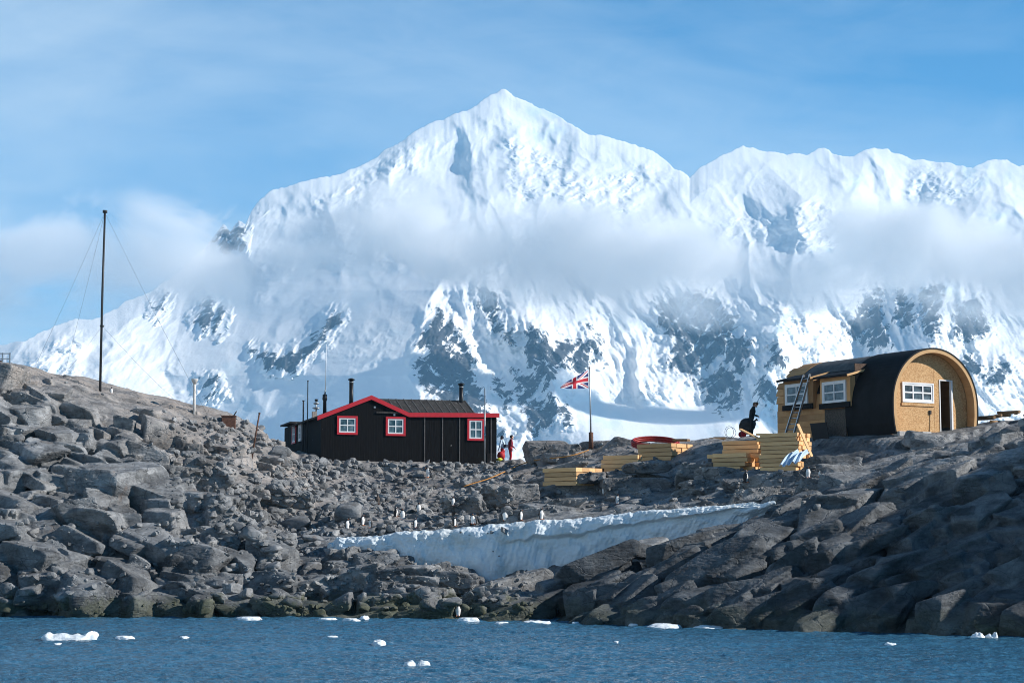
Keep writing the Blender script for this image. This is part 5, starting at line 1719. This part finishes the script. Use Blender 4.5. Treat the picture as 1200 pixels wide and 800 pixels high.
# ================================================================ drifting ice
ICE = [(82, 748, 66, 10, 'big', 'largest white ice floe with a notched top at the left'),
 (146, 747.3, 23, 3.5, 'flat', 'thin white ice sliver right of the largest floe'), (216, 747.3, 12, 3, 'flat', 'tiny ice piece floating alone off the left shore'),
 (68, 754, 10, 2, 'flat', 'tiny ice scrap just in front of the largest floe'),
 (292, 725, 30, 3.5, 'flat', 'flat ice strip against the left rocky shore'), (384, 726, 24, 3, 'flat', 'low ice strip by the shore left of the lumpy white one'),
 (411, 727, 22, 3.5, 'flat', 'low ice shelf attached beside a lumpy piece at the shore'), (427, 726, 13, 6, 'lump', 'lumpy white ice piece at the shore, below the scree'),
 (389, 745.8, 15, 2, 'flat', 'faint ice sliver in open water below the left shore strips'),
 (444, 754, 16, 6, 'lump', 'small rounded white ice lump floating mid water'), (489, 779, 34, 7, 'twin', 'two lobed ice piece nearest to the viewer'),
 (549, 727.5, 26, 5, 'flat', 'ice piece at the feet of the shore penguin'), (588, 730, 17, 2.5, 'flat', 'thin ice strip right of the shore penguin'),
 (626, 729.5, 42, 4, 'lump', 'long ice strip with a raised tip along the middle shore'), (674, 730, 10, 2.5, 'flat', 'small ice dash under the dark right cliff'),
 (744, 732, 17, 2.5, 'flat', 'slim ice strip left of the two larger ones under the right cliff'),
 (778, 734.5, 42, 5.5, 'lump', 'humped white floe, left of the two larger ones under the right cliff'),
 (830, 735.5, 38, 4.5, 'lump', 'flat white floe, right of the two larger ones under the right cliff'),
 (1043, 755.5, 15, 4.5, 'lump', 'small pointed ice bit in open water at the right'),
 (1146, 746.5, 17, 7, 'lump', 'rounded white ice lump beside the low boulder at the right cliff foot'), (1162, 746, 14, 7, 'horn', 'horned white ice piece touching the low boulder at the right'),
 (722, 752, 6, 2, 'flat', 'tiny ice crumb in open water left of the cliff floes')]
for i, (px, py, w, h, kind, lab) in enumerate(ICE):
    P = on_plane(px, py, (0, 0, 0.02), np.array((0, 0, 1.0)))
    if P[1] > 84: P = at(px, py, 74)
    s = P[1] / F
    W, H = w * s, h * s
    vs, fs = chisel(900 + i, 4, 5, False, 0.10)
    v = vs.copy()
    o_ = np.random.default_rng(i).uniform(0, 40, 3)
    v[:, 2] += 0.25 * fbm(v * np.array((2.5, 2.5, .1)) + o_, 3, .6) * (v[:, 2] > 0)
    if kind == 'big':
        for cx_, ww, dp in ((-.55, .10, .18), (-.28, .08, .15), (.1, .10, .15), (.42, .14, .28), (.6, .08, .12)):
            v[:, 2] -= dp * np.exp(-((v[:, 0] - cx_) / ww) ** 2) * (v[:, 2] > 0.1)
        v[:, 2] += 0.5 * np.exp(-((v[:, 0] - .86) / .2) ** 2) * (v[:, 2] > 0) + .3 * np.exp(-((v[:, 0] + .75) / .12) ** 2) * (v[:, 2] > 0)
    if kind == 'twin': v[:, 2] -= .8 * np.exp(-((v[:, 0] + .05) / .22) ** 2) * (v[:, 2] > 0)
    if kind == 'horn': v[:, 2] += .9 * np.exp(-((v[:, 0] - .6) / .2) ** 2) * (v[:, 2] > 0) - .5 * np.exp(-((v[:, 0]) / .25) ** 2) * (v[:, 2] > 0)
    if kind == 'flat': v[:, 2] = np.clip(v[:, 2], -1, .75)
    top_ = v[:, 2].max()
    me = np_mesh('ice_floe', v * np.array((W / 2, max(W * .3, .25), H / top_)), fs, True, [M['ice']])
    o = link('ice_floe', me); o.location = (P[0], P[1], 0.0)
    tag(o, lab, 'ice')

# ================================================================ cloud and haze
def volume_box(name, x0, x1, y0, y1, z0, z1, m):
    o = MB().box(x0, x1, y0, y1, z0, z1).build(name, m, None)
    return tag(o, kind='stuff')
def cloud_material():
    m = bpy.data.materials.new('cloud'); m.use_nodes = True
    t = NT(m.node_tree); t.n.clear()
    out = t.new('ShaderNodeOutputMaterial'); pv = t.new('ShaderNodeVolumePrincipled')
    t.l.new(pv.outputs[0], out.inputs['Volume'])
    pos = t.new('ShaderNodeNewGeometry').outputs['Position']
    sp = t.new('ShaderNodeSeparateXYZ'); t.l.new(pos, sp.inputs[0])
    X0, X1 = -2100.0, 1700.0
    fx = t.math('DIVIDE', t.math('SUBTRACT', sp.outputs[0], X0), X1 - X0)
    def curve(pairs, lo, hi):
        # pairs: (photo column, value)
        return t.math('MULTIPLY_ADD', t.ramp(fx, [(((c - 600) * 2.0 - X0) / (X1 - X0), (v - lo) / (hi - lo)) for c, v in pairs]), hi - lo, lo)
    zc = curve([(-100, 650), (60, 655), (250, 655), (400, 665), (490, 705), (560, 690), (700, 655), (850, 648), (1000, 645), (1120, 632), (1250, 620)], 600, 760)
    hf = curve([(-100, 165), (100, 165), (300, 130), (420, 135), (510, 165), (600, 132), (750, 132), (850, 150), (930, 140), (1050, 138), (1250, 155)], 80, 200)
    wx = t.noise(t.mapped(pos, (0.0021, 0.0021, 0.0034)), 1.0, 3, 0.5)
    n = t.noise(t.mapped(pos, (0.0046, 0.0046, 0.0066)), 1.0, 7, 0.62, 0.6)
    zc = t.math('ADD', zc, t.math('MULTIPLY', t.math('SUBTRACT', t.noise(t.mapped(pos, (0.0024, 0.0012, 0.0)), 1.0, 3, 0.5), 0.5), 210.0))
    prof = t.math('SUBTRACT', 1.0, t.math('DIVIDE', t.math('ABSOLUTE', t.math('SUBTRACT', sp.outputs[2], zc)), hf))
    d = t.math('ADD', t.math('ADD', t.math('MULTIPLY', prof, 0.70), t.math('MULTIPLY', t.math('SUBTRACT', n, 0.5), 2.7)), t.math('MULTIPLY', t.math('SUBTRACT', wx, 0.5), 1.9))
    d = t.math('MULTIPLY', t.math('SUBTRACT', d, 0.16), 1.9, clamp=True)
    d = t.math('MULTIPLY', d, t.math('MULTIPLY', t.math('ADD', prof, 0.25), 2.5, clamp=True))
    d = t.math('MULTIPLY', d, curve([(-200, 0.4), (150, 0.45), (330, 1.0), (1300, 1.0)], 0, 1))
    t.l.new(t.math('MULTIPLY', d, CLOUD_K), pv.inputs['Density'])
    pv.inputs['Color'].default_value = (0.995, 0.995, 0.995, 1)
    pv.inputs['Anisotropy'].default_value = 0.0
    return m
CLOUD_K = 0.019
volume_box('cloud_bank', -2100, 1700, 4250, 4480, 420, 960, cloud_material())
hz = bpy.data.materials.new('haze'); hz.use_nodes = True
ht = NT(hz.node_tree); ht.n.clear()
ho = ht.new('ShaderNodeOutputMaterial'); hv = ht.new('ShaderNodeVolumePrincipled')
ht.l.new(hv.outputs[0], ho.inputs['Volume'])
hv.inputs['Density'].default_value = 6.5e-5
hv.inputs['Color'].default_value = (0.35, 0.70, 1.0, 1)
hv.inputs['Anisotropy'].default_value = 0.0
volume_box('haze', -8000, 8000, -300, 9200, -5, 1900, hz)
